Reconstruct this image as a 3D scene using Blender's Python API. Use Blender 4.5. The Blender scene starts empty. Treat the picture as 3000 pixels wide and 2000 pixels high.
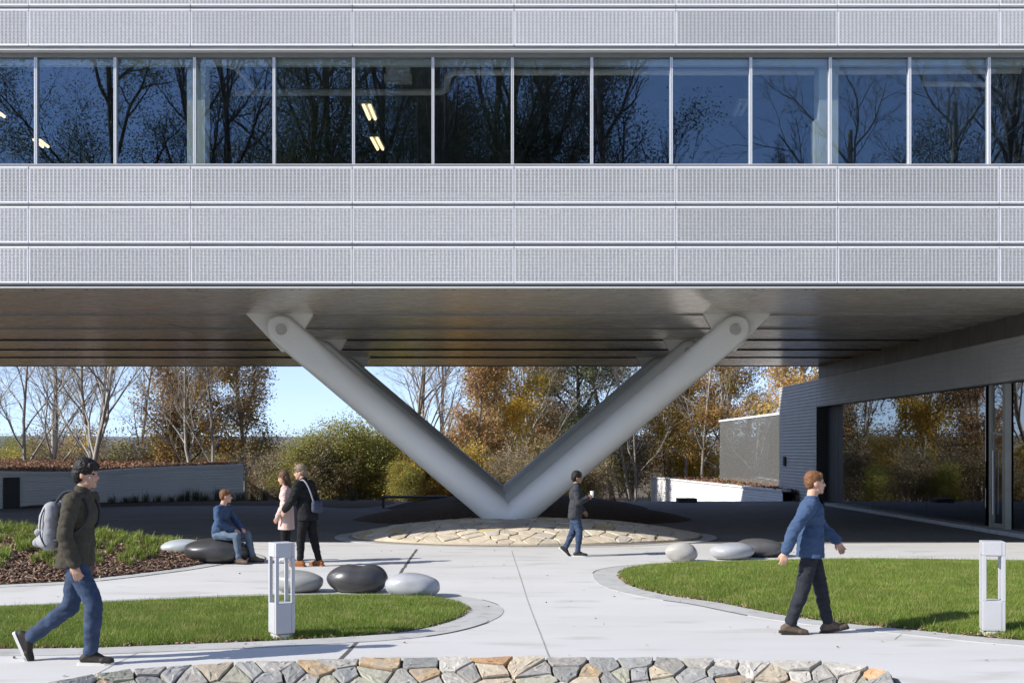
import bpy, bmesh, math, random
import numpy as np
from mathutils import Vector, Matrix, noise
from mathutils.geometry import delaunay_2d_cdt

scn = bpy.context.scene
C = scn.collection
R = math.radians

# ------------------------------------------------------------------ camera
F, CX, HY, E = 3400.0, 1440.0, 1316.0, 2.05      # focal length in photo pixels, principal point, eye height
cam_d = bpy.data.cameras.new('camera')
cam = bpy.data.objects.new('camera', cam_d)
C.objects.link(cam)
cam.location = (0, 0, E)
cam.rotation_euler = (R(90), 0, 0)
cam_d.sensor_width = 36.0
cam_d.lens = 36.0 * F / 3000.0
cam_d.shift_x = (1500 - CX) / 3000.0
cam_d.shift_y = (HY - 1000) / 3000.0
cam_d.clip_end = 4000
scn.camera = cam

# ------------------------------------------------------------------ sky and sun
SUN_EL, SUN_AZ = R(33), R(21)          # azimuth: angle of the light's travel away from the facade line
to_sun = Vector((-math.cos(SUN_AZ) * math.cos(SUN_EL), -math.sin(SUN_AZ) * math.cos(SUN_EL), math.sin(SUN_EL)))
world = bpy.data.worlds.new('World')
scn.world = world
world.use_nodes = True
wn = world.node_tree
wn.nodes.clear()
sky = wn.nodes.new('ShaderNodeTexSky')
sky.sky_type = 'NISHITA'
sky.sun_disc = False
sky.sun_elevation = SUN_EL
sky.sun_rotation = math.atan2(to_sun.x, to_sun.y)
sky.altitude = 50
sky.air_density = 1.0
sky.dust_density = 0.0
sky.ozone_density = 1.6
bg = wn.nodes.new('ShaderNodeBackground')
bg.inputs['Strength'].default_value = 0.15
wo = wn.nodes.new('ShaderNodeOutputWorld')
wtc = wn.nodes.new('ShaderNodeTexCoord')
wva = wn.nodes.new('ShaderNodeVectorMath')              # sample a little above the horizon: clear dry autumn air
wva.operation = 'ADD'
wva.inputs[1].default_value = (0, 0, 0.13)
wvn = wn.nodes.new('ShaderNodeVectorMath')
wvn.operation = 'NORMALIZE'
wn.links.new(wtc.outputs['Generated'], wva.inputs[0])
wn.links.new(wva.outputs[0], wvn.inputs[0])
wn.links.new(wvn.outputs[0], sky.inputs[0])
whs = wn.nodes.new('ShaderNodeHueSaturation')
whs.inputs['Saturation'].default_value = 0.9
whs.inputs['Hue'].default_value = 0.512
wn.links.new(sky.outputs[0], whs.inputs['Color'])
wn.links.new(whs.outputs[0], bg.inputs[0])
wn.links.new(bg.outputs[0], wo.inputs[0])
sun_d = bpy.data.lights.new('sun', 'SUN')
sun_d.energy = 4.4
sun_d.angle = R(0.55)
sun_d.color = (1.0, 0.95, 0.875)
sun = bpy.data.objects.new('sun', sun_d)
C.objects.link(sun)
sun.rotation_euler = to_sun.to_track_quat('Z', 'Y').to_euler()
sun.location = to_sun * 60
scn.view_settings.view_transform = 'Standard'
scn.view_settings.look = 'None'
scn.view_settings.gamma = 1.0
scn.view_settings.exposure = 0.72
scn.view_settings.use_curve_mapping = False
scn.cycles.use_denoising = True
scn.cycles.max_bounces = 8
scn.cycles.transparent_max_bounces = 12
scn.cycles.sample_clamp_indirect = 6.0
scn.cycles.caustics_reflective = False
scn.cycles.caustics_refractive = False

# ------------------------------------------------------------------ helpers: places
def sstep(t):
    t = np.clip(t, 0, 1)
    return t * t * (3 - 2 * t)
def gz(y):                               # plaza height: rises a little towards the viewer
    return 0.10 * sstep((16 - np.asarray(y, float)) / 6.0)
def terr(y):                             # natural ground behind the plaza falls away
    return -1.7 * sstep((np.asarray(y, float) - 47.0) / 16.0) - 0.06
def P(px, py, d):
    return Vector(((px - CX) * d / F, d, E + (HY - py) * d / F))
def gd(py):
    d = E * F / (py - HY)
    for _ in range(8):
        d = (E - float(gz(d))) * F / (py - HY)
    return d
def G(px, py):
    d = gd(py)
    return ((px - CX) * d / F, d)

# ------------------------------------------------------------------ helpers: materials
MATS = {}
def pmat(name, c1, c2=None, scale=4.0, rough=0.6, metal=0.0, bump=0.0, bscale=40.0, rand=0.0, spec=0.5,
         coord='Object', stretch=(1, 1, 1), rough2=None, transl=0.0, c3=None, s3=30.0, detail=5.0, aniso=0.0):
    m = bpy.data.materials.new(name)
    m.use_nodes = True
    nt = m.node_tree
    N, L = nt.nodes, nt.links
    b = N['Principled BSDF']
    b.inputs['Roughness'].default_value = rough
    b.inputs['Metallic'].default_value = metal
    b.inputs['Specular IOR Level'].default_value = spec
    if aniso:
        b.inputs['Anisotropic'].default_value = aniso
    tc = N.new('ShaderNodeTexCoord')
    mp = N.new('ShaderNodeMapping')
    mp.inputs['Scale'].default_value = stretch
    if coord == 'World':
        ge = N.new('ShaderNodeNewGeometry')
        L.new(ge.outputs['Position'], mp.inputs[0])
    else:
        L.new(tc.outputs[coord], mp.inputs[0])
    col = None
    if c2 is not None:
        nz = N.new('ShaderNodeTexNoise')
        nz.inputs['Scale'].default_value = scale
        nz.inputs['Detail'].default_value = detail
        nz.inputs['Roughness'].default_value = 0.62
        L.new(mp.outputs[0], nz.inputs['Vector'])
        rp = N.new('ShaderNodeValToRGB')
        rp.color_ramp.elements[0].position = 0.32
        rp.color_ramp.elements[1].position = 0.68
        rp.color_ramp.elements[0].color = (*c1, 1)
        rp.color_ramp.elements[1].color = (*c2, 1)
        L.new(nz.outputs['Fac'], rp.inputs[0])
        col = rp.outputs[0]
        if rough2 is not None:
            mr = N.new('ShaderNodeMapRange')
            mr.inputs['From Min'].default_value = 0.3
            mr.inputs['From Max'].default_value = 0.7
            mr.inputs['To Min'].default_value = rough
            mr.inputs['To Max'].default_value = rough2
            L.new(nz.outputs['Fac'], mr.inputs['Value'])
            L.new(mr.outputs[0], b.inputs['Roughness'])
        if c3 is not None:
            n3 = N.new('ShaderNodeTexNoise')
            n3.inputs['Scale'].default_value = s3
            n3.inputs['Detail'].default_value = 3
            L.new(mp.outputs[0], n3.inputs['Vector'])
            r3 = N.new('ShaderNodeValToRGB')
            r3.color_ramp.elements[0].position = 0.56
            r3.color_ramp.elements[1].position = 0.66
            r3.color_ramp.elements[0].color = (0, 0, 0, 1)
            r3.color_ramp.elements[1].color = (1, 1, 1, 1)
            L.new(n3.outputs['Fac'], r3.inputs[0])
            mx = N.new('ShaderNodeMix')
            mx.data_type = 'RGBA'
            L.new(r3.outputs[0], mx.inputs['Factor'])
            L.new(col, mx.inputs['A'])
            mx.inputs['B'].default_value = (*c3, 1)
            col = mx.outputs['Result']
    else:
        rgb = N.new('ShaderNodeRGB')
        rgb.outputs[0].default_value = (*c1, 1)
        col = rgb.outputs[0]
    if rand:
        oi = N.new('ShaderNodeObjectInfo')
        mr = N.new('ShaderNodeMapRange')
        mr.inputs['To Min'].default_value = 1 - rand
        mr.inputs['To Max'].default_value = 1 + rand
        L.new(oi.outputs['Random'], mr.inputs['Value'])
        hs = N.new('ShaderNodeHueSaturation')
        L.new(mr.outputs[0], hs.inputs['Value'])
        L.new(col, hs.inputs['Color'])
        col = hs.outputs[0]
    L.new(col, b.inputs['Base Color'])
    if bump:
        bn = N.new('ShaderNodeTexNoise')
        bn.inputs['Scale'].default_value = bscale
        bn.inputs['Detail'].default_value = 4
        L.new(mp.outputs[0], bn.inputs['Vector'])
        bm_ = N.new('ShaderNodeBump')
        bm_.inputs['Strength'].default_value = bump
        bm_.inputs['Distance'].default_value = 0.02
        L.new(bn.outputs['Fac'], bm_.inputs['Height'])
        L.new(bm_.outputs[0], b.inputs['Normal'])
    if transl:
        tr = N.new('ShaderNodeBsdfTranslucent')
        L.new(col, tr.inputs['Color'])
        ms = N.new('ShaderNodeMixShader')
        ms.inputs[0].default_value = transl
        L.new(b.outputs[0], ms.inputs[1])
        L.new(tr.outputs[0], ms.inputs[2])
        L.new(ms.outputs[0], N['Material Output'].inputs['Surface'])
    MATS[name] = m
    return m

def glass_mat(name, refl, tint, edge=0.35, wav=0.0, dust=0.0, coat=(0.9, 0.95, 1.0)):
    m = bpy.data.materials.new(name)
    m.use_nodes = True
    nt = m.node_tree
    N, L = nt.nodes, nt.links
    N.remove(N['Principled BSDF'])
    gl = N.new('ShaderNodeBsdfGlossy')
    gl.inputs['Roughness'].default_value = 0.0
    gl.inputs['Color'].default_value = (*coat, 1)
    tr = N.new('ShaderNodeBsdfTransparent')
    tr.inputs['Color'].default_value = (*tint, 1)
    lw = N.new('ShaderNodeLayerWeight')
    lw.inputs['Blend'].default_value = 0.5
    mr = N.new('ShaderNodeMapRange')
    mr.inputs['To Min'].default_value = refl
    mr.inputs['To Max'].default_value = 1.0
    pw = N.new('ShaderNodeMath')
    pw.operation = 'POWER'
    pw.inputs[1].default_value = 3.2
    L.new(lw.outputs['Facing'], pw.inputs[0])
    L.new(pw.outputs[0], mr.inputs['Value'])
    ms = N.new('ShaderNodeMixShader')
    L.new(mr.outputs[0], ms.inputs[0])
    L.new(tr.outputs[0], ms.inputs[1])
    L.new(gl.outputs[0], ms.inputs[2])
    out = ms.outputs[0]
    if dust:
        df = N.new('ShaderNodeBsdfDiffuse')
        df.inputs['Color'].default_value = (0.6, 0.6, 0.58, 1)
        m2 = N.new('ShaderNodeMixShader')
        m2.inputs[0].default_value = dust
        L.new(out, m2.inputs[1])
        L.new(df.outputs[0], m2.inputs[2])
        out = m2.outputs[0]
    L.new(out, N['Material Output'].inputs['Surface'])
    if wav:
        tc = N.new('ShaderNodeTexCoord')
        nz = N.new('ShaderNodeTexNoise')
        nz.inputs['Scale'].default_value = 0.7
        nz.inputs['Detail'].default_value = 1
        L.new(tc.outputs['Object'], nz.inputs['Vector'])
        bp = N.new('ShaderNodeBump')
        bp.inputs['Strength'].default_value = wav
        bp.inputs['Distance'].default_value = 0.05
        L.new(nz.outputs['Fac'], bp.inputs['Height'])
        L.new(bp.outputs[0], gl.inputs['Normal'])
    MATS[name] = m
    return m

def emit_mat(name, col, s):
    m = bpy.data.materials.new(name)
    m.use_nodes = True
    N = m.node_tree.nodes
    b = N['Principled BSDF']
    b.inputs['Base Color'].default_value = (*col, 1)
    b.inputs['Emission Color'].default_value = (*col, 1)
    b.inputs['Emission Strength'].default_value = s
    MATS[name] = m
    return m

M = MATS
pmat('concrete', (0.485, 0.478, 0.46), (0.54, 0.535, 0.52), 0.55, 0.75, bump=0.05, bscale=60, coord='World', stretch=(0.6, 1.6, 1), c3=(0.44, 0.43, 0.405), s3=1.3)
pmat('kerb_concrete', (0.36, 0.36, 0.345), (0.43, 0.43, 0.415), 1.6, 0.8, bump=0.06, bscale=70, coord='World', c3=(0.32, 0.315, 0.295), s3=5)
pmat('joint', (0.05, 0.045, 0.04), (0.12, 0.11, 0.09), 20, 0.9, coord='World')
pmat('hairline', (0.36, 0.35, 0.34), (0.25, 0.24, 0.22), 6, 0.9, coord='World')
pmat('mortar_tan', (0.22, 0.18, 0.135), (0.30, 0.25, 0.19), 4, 0.95, coord='World')
pmat('asphalt', (0.11, 0.108, 0.105), (0.145, 0.142, 0.137), 0.5, 0.8, bump=0.12, bscale=120, coord='World', c3=(0.09, 0.09, 0.09), s3=2.0)
pmat('soil', (0.045, 0.028, 0.018), (0.09, 0.055, 0.035), 9, 0.95, bump=0.6, bscale=30, coord='World')
pmat('forest_floor', (0.07, 0.05, 0.025), (0.14, 0.09, 0.045), 0.8, 0.95, bump=0.5, bscale=4, coord='World', c3=(0.06, 0.065, 0.025), s3=0.3)
pmat('hill', (0.10, 0.115, 0.13), (0.14, 0.145, 0.155), 0.02, 0.95, coord='World')
pmat('lawn_soil', (0.035, 0.05, 0.014), (0.06, 0.075, 0.02), 6, 0.95, bump=0.5, bscale=30, coord='World')
for i, c in enumerate([(0.14, 0.22, 0.03), (0.20, 0.295, 0.045), (0.27, 0.35, 0.065), (0.36, 0.36, 0.12)]):
    pmat('grass%d' % i, tuple(v * 0.75 for v in c), c, 1.3, 0.5, coord='World', transl=0.3, spec=0.3)
for i, c in enumerate([(0.20, 0.12, 0.075), (0.12, 0.065, 0.04), (0.30, 0.21, 0.15), (0.07, 0.04, 0.026)]):
    pmat('chip%d' % i, c, tuple(v * 1.25 for v in c), 14, 0.9, coord='World')
pmat('panel_paint', (0.78, 0.785, 0.80), (0.82, 0.825, 0.84), 3, 0.35, metal=0.08, rand=0.035)
pmat('panel_sheet', (0.74, 0.74, 0.742), (0.80, 0.80, 0.802), 0.8, 0.4, metal=0.05, rand=0.06, stretch=(1, 1, .3))
pmat('reveal_metal', (0.22, 0.22, 0.22), (0.26, 0.26, 0.26), 2, 0.5, metal=0.3)
pmat('backing_metal', (0.20, 0.205, 0.215), (0.26, 0.265, 0.275), 1.5, 0.6, metal=0.1)
pmat('mullion_metal', (0.78, 0.78, 0.79), None, rough=0.3, metal=0.3)
pmat('soffit_metal', (0.62, 0.575, 0.52), (0.74, 0.69, 0.625), 3.0, 0.16, metal=0.45, rough2=0.32, coord='World', stretch=(0.35, 9, 1), rand=0.05, bump=0.03, bscale=8)
pmat('dark_gap_and_shade', (0.015, 0.015, 0.016), None, rough=0.9)
pmat('column_paint', (0.74, 0.73, 0.69), (0.78, 0.77, 0.73), 1.2, 0.5, metal=0.05, bump=0.03, bscale=120, coord='World')
pmat('pin_steel', (0.36, 0.33, 0.29), (0.46, 0.43, 0.38), 12, 0.4, metal=0.7)
pmat('bare_ceiling', (0.10, 0.10, 0.10), (0.14, 0.14, 0.135), 2, 0.9)
pmat('interior_dark', (0.018, 0.018, 0.02), (0.035, 0.034, 0.033), 1, 0.9)
pmat('interior_light', (0.60, 0.63, 0.58), (0.66, 0.68, 0.63), 2, 0.8)
pmat('pipe_white', (0.85, 0.85, 0.80), None, rough=0.5)
glass_mat('window_glass', 0.115, (0.88, 0.91, 0.91), 0.2, coat=(0.55, 0.76, 1.0))
glass_mat('pavilion_glass', 0.16, (0.12, 0.12, 0.115), 0.28, wav=0.05)
glass_mat('wing_glass', 0.16, (0.12, 0.12, 0.115), 0.28, wav=0.05, dust=0.16)
pmat('corrugated_grey', (0.46, 0.45, 0.425), (0.53, 0.52, 0.49), 1.4, 0.5, metal=0.15)
pmat('corrugated_white', (0.70, 0.70, 0.69), (0.76, 0.76, 0.75), 0.8, 0.5)
pmat('corrugated_pale', (0.80, 0.80, 0.79), (0.84, 0.84, 0.83), 0.8, 0.5)
pmat('white_cap', (0.78, 0.78, 0.77), None, rough=0.4)
pmat('fascia_dark', (0.11, 0.108, 0.105), (0.15, 0.147, 0.142), 2, 0.4, metal=0.4, rand=0.10)
pmat('door_dark', (0.05, 0.048, 0.045), (0.065, 0.063, 0.06), 2, 0.55)
pmat('frame_bronze', (0.33, 0.32, 0.28), (0.38, 0.37, 0.33), 3, 0.4, metal=0.6)
pmat('black_steel', (0.018, 0.018, 0.02), None, rough=0.5)
pmat('bollard_paint', (0.46, 0.465, 0.485), (0.50, 0.505, 0.525), 4, 0.42, metal=0.15, bump=0.02, bscale=300)
pmat('pebble_black', (0.035, 0.034, 0.035), (0.055, 0.053, 0.053), 5, 0.36, bump=0.02, bscale=200, spec=0.6)
pmat('pebble_dark', (0.075, 0.072, 0.072), (0.10, 0.097, 0.095), 5, 0.34, bump=0.02, bscale=200, spec=0.6)
pmat('pebble_silver', (0.33, 0.335, 0.35), (0.38, 0.385, 0.40), 5, 0.32, bump=0.02, bscale=200)
pmat('pebble_pale', (0.38, 0.41, 0.42), (0.43, 0.46, 0.47), 5, 0.34, bump=0.02, bscale=200)
pmat('pebble_grey', (0.25, 0.25, 0.23), (0.31, 0.31, 0.29), 5, 0.36, bump=0.02, bscale=200)
pmat('pebble_beige', (0.36, 0.34, 0.31), (0.42, 0.40, 0.365), 5, 0.34, bump=0.02, bscale=200)
STONES = []
for i, (c, s) in enumerate([((0.31, 0.29, 0.255), (0.24, 0.23, 0.21)), ((0.37, 0.31, 0.225), (0.43, 0.375, 0.285)), ((0.21, 0.21, 0.20), (0.285, 0.28, 0.26)),
                            ((0.40, 0.28, 0.15), (0.31, 0.275, 0.225)), ((0.43, 0.405, 0.36), (0.33, 0.31, 0.27)), ((0.38, 0.22, 0.11), (0.44, 0.31, 0.18)), ((0.29, 0.28, 0.215), (0.35, 0.335, 0.26))]):
    STONES.append(pmat('stone%d' % i, c, s, 5, 0.85, bump=0.55, bscale=22, coord='World', rand=0.14, c3=tuple(v * 1.22 for v in c), s3=16))
YSTONES = []
for i, (c, s) in enumerate([((0.46, 0.39, 0.29), (0.54, 0.47, 0.36)), ((0.50, 0.45, 0.36), (0.44, 0.38, 0.28)), ((0.46, 0.33, 0.16), (0.52, 0.42, 0.26)), ((0.38, 0.34, 0.28), (0.46, 0.42, 0.35))]):
    YSTONES.append(pmat('sandstone%d' % i, c, s, 3, 0.85, bump=0.4, bscale=18, coord='World', rand=0.12))
pmat('bark_white', (0.42, 0.38, 0.32), (0.20, 0.175, 0.15), 5, 0.85, coord='World', stretch=(1, 1, 0.35), bump=0.3, bscale=12)
pmat('bark_grey', (0.19, 0.165, 0.14), (0.29, 0.26, 0.22), 5, 0.9, coord='World', stretch=(1, 1, 0.35), bump=0.3, bscale=12)
pmat('bark_dark', (0.085, 0.07, 0.055), (0.14, 0.115, 0.09), 5, 0.9, coord='World', bump=0.3, bscale=12)
def leafset(name, cols):
    out = []
    for i, c in enumerate(cols):
        out.append(pmat('%s%d' % (name, i), c, tuple(v * 1.45 for v in c), 0.9, 0.55, coord='World', transl=0.38, rand=0.12, spec=0.3))
    return out
LEAF = {
    'oak': leafset('leaf_oak', [(0.36, 0.205, 0.07), (0.31, 0.235, 0.07), (0.25, 0.235, 0.07), (0.42, 0.31, 0.11)]),
    'olive': leafset('leaf_olive', [(0.24, 0.245, 0.055), (0.31, 0.29, 0.075), (0.18, 0.185, 0.045), (0.36, 0.29, 0.085)]),
    'gold': leafset('leaf_gold', [(0.48, 0.31, 0.045), (0.40, 0.29, 0.05), (0.28, 0.26, 0.06), (0.55, 0.39, 0.08)]),
    'rust': leafset('leaf_rust', [(0.37, 0.21, 0.10), (0.35, 0.245, 0.12), (0.27, 0.215, 0.08), (0.44, 0.30, 0.14)]),
    'dark': leafset('leaf_dark', [(0.11, 0.125, 0.06), (0.14, 0.15, 0.08), (0.085, 0.10, 0.048), (0.21, 0.19, 0.11)]),
    'brush': leafset('leaf_brush', [(0.26, 0.185, 0.105), (0.19, 0.16, 0.075), (0.33, 0.25, 0.155), (0.18, 0.185, 0.075)]),
    'sedum': leafset('leaf_sedum', [(0.22, 0.10, 0.06), (0.16, 0.08, 0.05), (0.26, 0.15, 0.08), (0.14, 0.10, 0.05)]),
    'fountain': leafset('leaf_fountain', [(0.05, 0.06, 0.028), (0.08, 0.085, 0.04), (0.12, 0.11, 0.06), (0.035, 0.045, 0.02)]),
}

# ------------------------------------------------------------------ helpers: meshes and objects
class MB:
    def __init__(s):
        s.v, s.f, s.mi = [], [], []
    def face(s, pts, m=0):
        n = len(s.v)
        s.v.extend([tuple(p) for p in pts])
        s.f.append(tuple(range(n, n + len(pts))))
        s.mi.append(m)
    def box(s, x0, y0, z0, x1, y1, z1, m=0):
        n = len(s.v)
        s.v += [(x0, y0, z0), (x1, y0, z0), (x1, y1, z0), (x0, y1, z0), (x0, y0, z1), (x1, y0, z1), (x1, y1, z1), (x0, y1, z1)]
        for q in ((0, 3, 2, 1), (4, 5, 6, 7), (0, 1, 5, 4), (1, 2, 6, 5), (2, 3, 7, 6), (3, 0, 4, 7)):
            s.f.append(tuple(n + i for i in q))
            s.mi.append(m)
    def prism(s, poly, axis, a0, a1, m=0):         # poly: 2-D points, extruded along axis ('x','y','z')
        def put(p, a):
            return {'x': (a, p[0], p[1]), 'y': (p[0], a, p[1]), 'z': (p[0], p[1], a)}[axis]
        n, k = len(s.v), len(poly)
        s.v += [put(p, a0) for p in poly] + [put(p, a1) for p in poly]
        s.f.append(tuple(range(n, n + k))[::-1]); s.mi.append(m)
        s.f.append(tuple(range(n + k, n + 2 * k))); s.mi.append(m)
        for i in range(k):
            j = (i + 1) % k
            s.f.append((n + i, n + j, n + k + j, n + k + i)); s.mi.append(m)
    def rings(s, rings, closed=True, cap=True, m=0):
        n, k = len(s.v), len(rings[0])
        for r in rings:
            s.v += [tuple(p) for p in r]
        for a in range(len(rings) - 1):
            for i in range(k if closed else k - 1):
                j = (i + 1) % k
                s.f.append((n + a * k + i, n + a * k + j, n + (a + 1) * k + j, n + (a + 1) * k + i)); s.mi.append(m)
        if cap:
            s.f.append(tuple(range(n, n + k))[::-1]); s.mi.append(m)
            e = n + (len(rings) - 1) * k
            s.f.append(tuple(range(e, e + k))); s.mi.append(m)
    def tube(s, pts, rad, n=6, m=0, cap=True):
        pts = [Vector(p) for p in pts]
        rs = []
        ref = None
        for i, p in enumerate(pts):
            t = (pts[min(i + 1, len(pts) - 1)] - pts[max(i - 1, 0)])
            t.normalize()
            if ref is None:
                ref = Vector((0, 0, 1)) if abs(t.z) < 0.9 else Vector((1, 0, 0))
            a = t.cross(ref)
            if a.length < 1e-4:
                a = t.orthogonal()
            a.normalize()
            b = t.cross(a)
            r = rad[i] if hasattr(rad, '__len__') else rad
            rs.append([p + a * (r * math.cos(2 * math.pi * k / n)) + b * (r * math.sin(2 * math.pi * k / n)) for k in range(n)])
        s.rings(rs, True, cap, m)
    def mesh(s, name, mats, smooth=False):
        me = bpy.data.meshes.new(name)
        me.from_pydata(s.v, [], s.f)
        for q in (mats if isinstance(mats, (list, tuple)) else [mats]):
            me.materials.append(q)
        if any(s.mi):
            me.polygons.foreach_set('material_index', s.mi)
        if smooth:
            me.polygons.foreach_set('use_smooth', [True] * len(me.polygons))
        me.update()
        return me

def link(name, me, parent=None, loc=None, rot=None, scale=None):
    o = bpy.data.objects.new(name, me)
    C.objects.link(o)
    if parent is not None:
        o.parent = parent
    if loc is not None:
        o.location = loc
    if rot is not None:
        o.rotation_euler = rot
    if scale is not None:
        o.scale = scale if hasattr(scale, '__len__') else (scale,) * 3
    return o
def tag(o, label, cat, group=None):
    o['label'] = label
    o['category'] = cat
    if group:
        o['group'] = group
    return o
def kind(o, k):
    o['kind'] = k
    return o
def empty(name, loc=(0, 0, 0), rz=0.0):
    o = bpy.data.objects.new(name, None)
    C.objects.link(o)
    o.location = loc
    o.rotation_euler = (0, 0, rz)
    o.empty_display_size = 0.2
    return o
def bev(o, w=0.01, seg=2):
    md = o.modifiers.new('bevel', 'BEVEL')
    md.width = w
    md.segments = seg
    md.limit_method = 'ANGLE'
    md.angle_limit = R(40)
    return o
def boxo(name, mat, parent, x0, y0, z0, x1, y1, z1, b=0):
    mb = MB()
    cx, cy, cz = (x0 + x1) / 2, (y0 + y1) / 2, (z0 + z1) / 2
    mb.box(x0 - cx, y0 - cy, z0 - cz, x1 - cx, y1 - cy, z1 - cz)
    o = link(name, mb.mesh(name, mat), parent, (cx, cy, cz))
    if b:
        bev(o, b)
    return o

def np_mesh(name, V, Fa, mats, mi=None, smooth=False):
    me = bpy.data.meshes.new(name)
    nv, nf, k = len(V), len(Fa), Fa.shape[1]
    me.vertices.add(nv)
    me.vertices.foreach_set('co', np.ascontiguousarray(V, np.float32).ravel())
    me.loops.add(nf * k)
    me.loops.foreach_set('vertex_index', np.ascontiguousarray(Fa, np.int32).ravel())
    me.polygons.add(nf)
    me.polygons.foreach_set('loop_start', np.arange(0, nf * k, k, dtype=np.int32))
    for q in mats:
        me.materials.append(q)
    if mi is not None:
        me.polygons.foreach_set('material_index', np.ascontiguousarray(mi, np.int32))
    if smooth:
        me.polygons.foreach_set('use_smooth', np.ones(nf, bool))
    me.update(calc_edges=True)
    me.validate()
    return me

def spline(pts, n=10, closed=False):
    pts = [np.array(p, float) for p in pts]
    out, k = [], len(pts)
    rng = range(k) if closed else range(k - 1)
    for i in rng:
        if closed:
            a, b, c, d = pts[(i - 1) % k], pts[i], pts[(i + 1) % k], pts[(i + 2) % k]
        else:
            a, b, c, d = pts[max(i - 1, 0)], pts[i], pts[i + 1], pts[min(i + 2, k - 1)]
        for j in range(n):
            t = j / n
            out.append(0.5 * ((2 * b) + (-a + c) * t + (2 * a - 5 * b + 4 * c - d) * t * t + (-a + 3 * b - 3 * c + d) * t ** 3))
    if not closed:
        out.append(pts[-1])
    return np.array(out)

def inside(poly, q):
    poly = np.asarray(poly); q = np.asarray(q)
    x, y = q[:, 0], q[:, 1]
    r = np.zeros(len(q), bool)
    j = len(poly) - 1
    for i in range(len(poly)):
        xi, yi = poly[i]; xj, yj = poly[j]
        c = ((yi > y) != (yj > y)) & (x < (xj - xi) * (y - yi) / (yj - yi + 1e-12) + xi)
        r ^= c
        j = i
    return r
def edge_dist(poly, q):
    poly = np.asarray(poly); q = np.asarray(q)
    best = np.full(len(q), 1e9)
    for i in range(len(poly)):
        a, b = poly[i], poly[(i + 1) % len(poly)]
        ab = b - a
        t = np.clip(((q - a) @ ab) / (ab @ ab + 1e-12), 0, 1)
        best = np.minimum(best, np.linalg.norm(q - (a + t[:, None] * ab), axis=1))
    return best
def offset_poly(poly, w):
    poly = np.asarray(poly)
    t = np.roll(poly, -1, 0) - np.roll(poly, 1, 0)
    n = np.stack([t[:, 1], -t[:, 0]], 1)
    n /= np.linalg.norm(n, axis=1)[:, None] + 1e-9
    a = 0.5 * np.sum(poly[:, 0] * np.roll(poly[:, 1], -1) - np.roll(poly[:, 0], -1) * poly[:, 1])
    if a < 0:
        n = -n
    return poly + n * w
def sheet(name, poly, hfun, mat, step=0.3, parent=None, jit=0.3):
    poly = np.asarray(poly, float)
    lo, hi = poly.min(0), poly.max(0)
    gx, gy = np.meshgrid(np.arange(lo[0], hi[0], step), np.arange(lo[1], hi[1], step))
    q = np.stack([gx.ravel(), gy.ravel()], 1)
    q += np.random.RandomState(3).uniform(-1, 1, q.shape) * step * jit
    q = q[inside(poly, q)]
    q = q[edge_dist(poly, q) > step * 0.35] if len(q) else q
    n = len(poly)
    pts = [Vector(p) for p in poly] + [Vector(p) for p in q]
    vs, es, fs = delaunay_2d_cdt(pts, [(i, (i + 1) % n) for i in range(n)], [], 1, 1e-5)[:3]
    xy = np.array([tuple(v) for v in vs])
    z = hfun(xy)
    me = bpy.data.meshes.new(name)
    me.from_pydata([(a, b, c) for (a, b), c in zip(xy, z)], [], [tuple(f) for f in fs])
    me.materials.append(mat)
    me.polygons.foreach_set('use_smooth', [True] * len(me.polygons))
    me.update()
    bm = bmesh.new(); bm.from_mesh(me)
    bmesh.ops.recalc_face_normals(bm, faces=bm.faces)
    for f in bm.faces:
        if f.normal.z < 0:
            f.normal_flip()
    bm.to_mesh(me); bm.free()
    return link(name, me, parent)
def strip(name, pts, w, dz, mat, parent=None, ground=gz):
    pts = np.asarray(pts, float)
    t = np.gradient(pts, axis=0)
    n = np.stack([-t[:, 1], t[:, 0]], 1)
    n /= np.linalg.norm(n, axis=1)[:, None]
    a, b = pts + n * w / 2, pts - n * w / 2
    mb = MB()
    for i in range(len(pts) - 1):
        mb.face([(a[i][0], a[i][1], float(ground(a[i][1])) + dz), (b[i][0], b[i][1], float(ground(b[i][1])) + dz),
                 (b[i + 1][0], b[i + 1][1], float(ground(b[i + 1][1])) + dz), (a[i + 1][0], a[i + 1][1], float(ground(a[i + 1][1])) + dz)])
    return link(name, mb.mesh(name, mat), parent)

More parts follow.
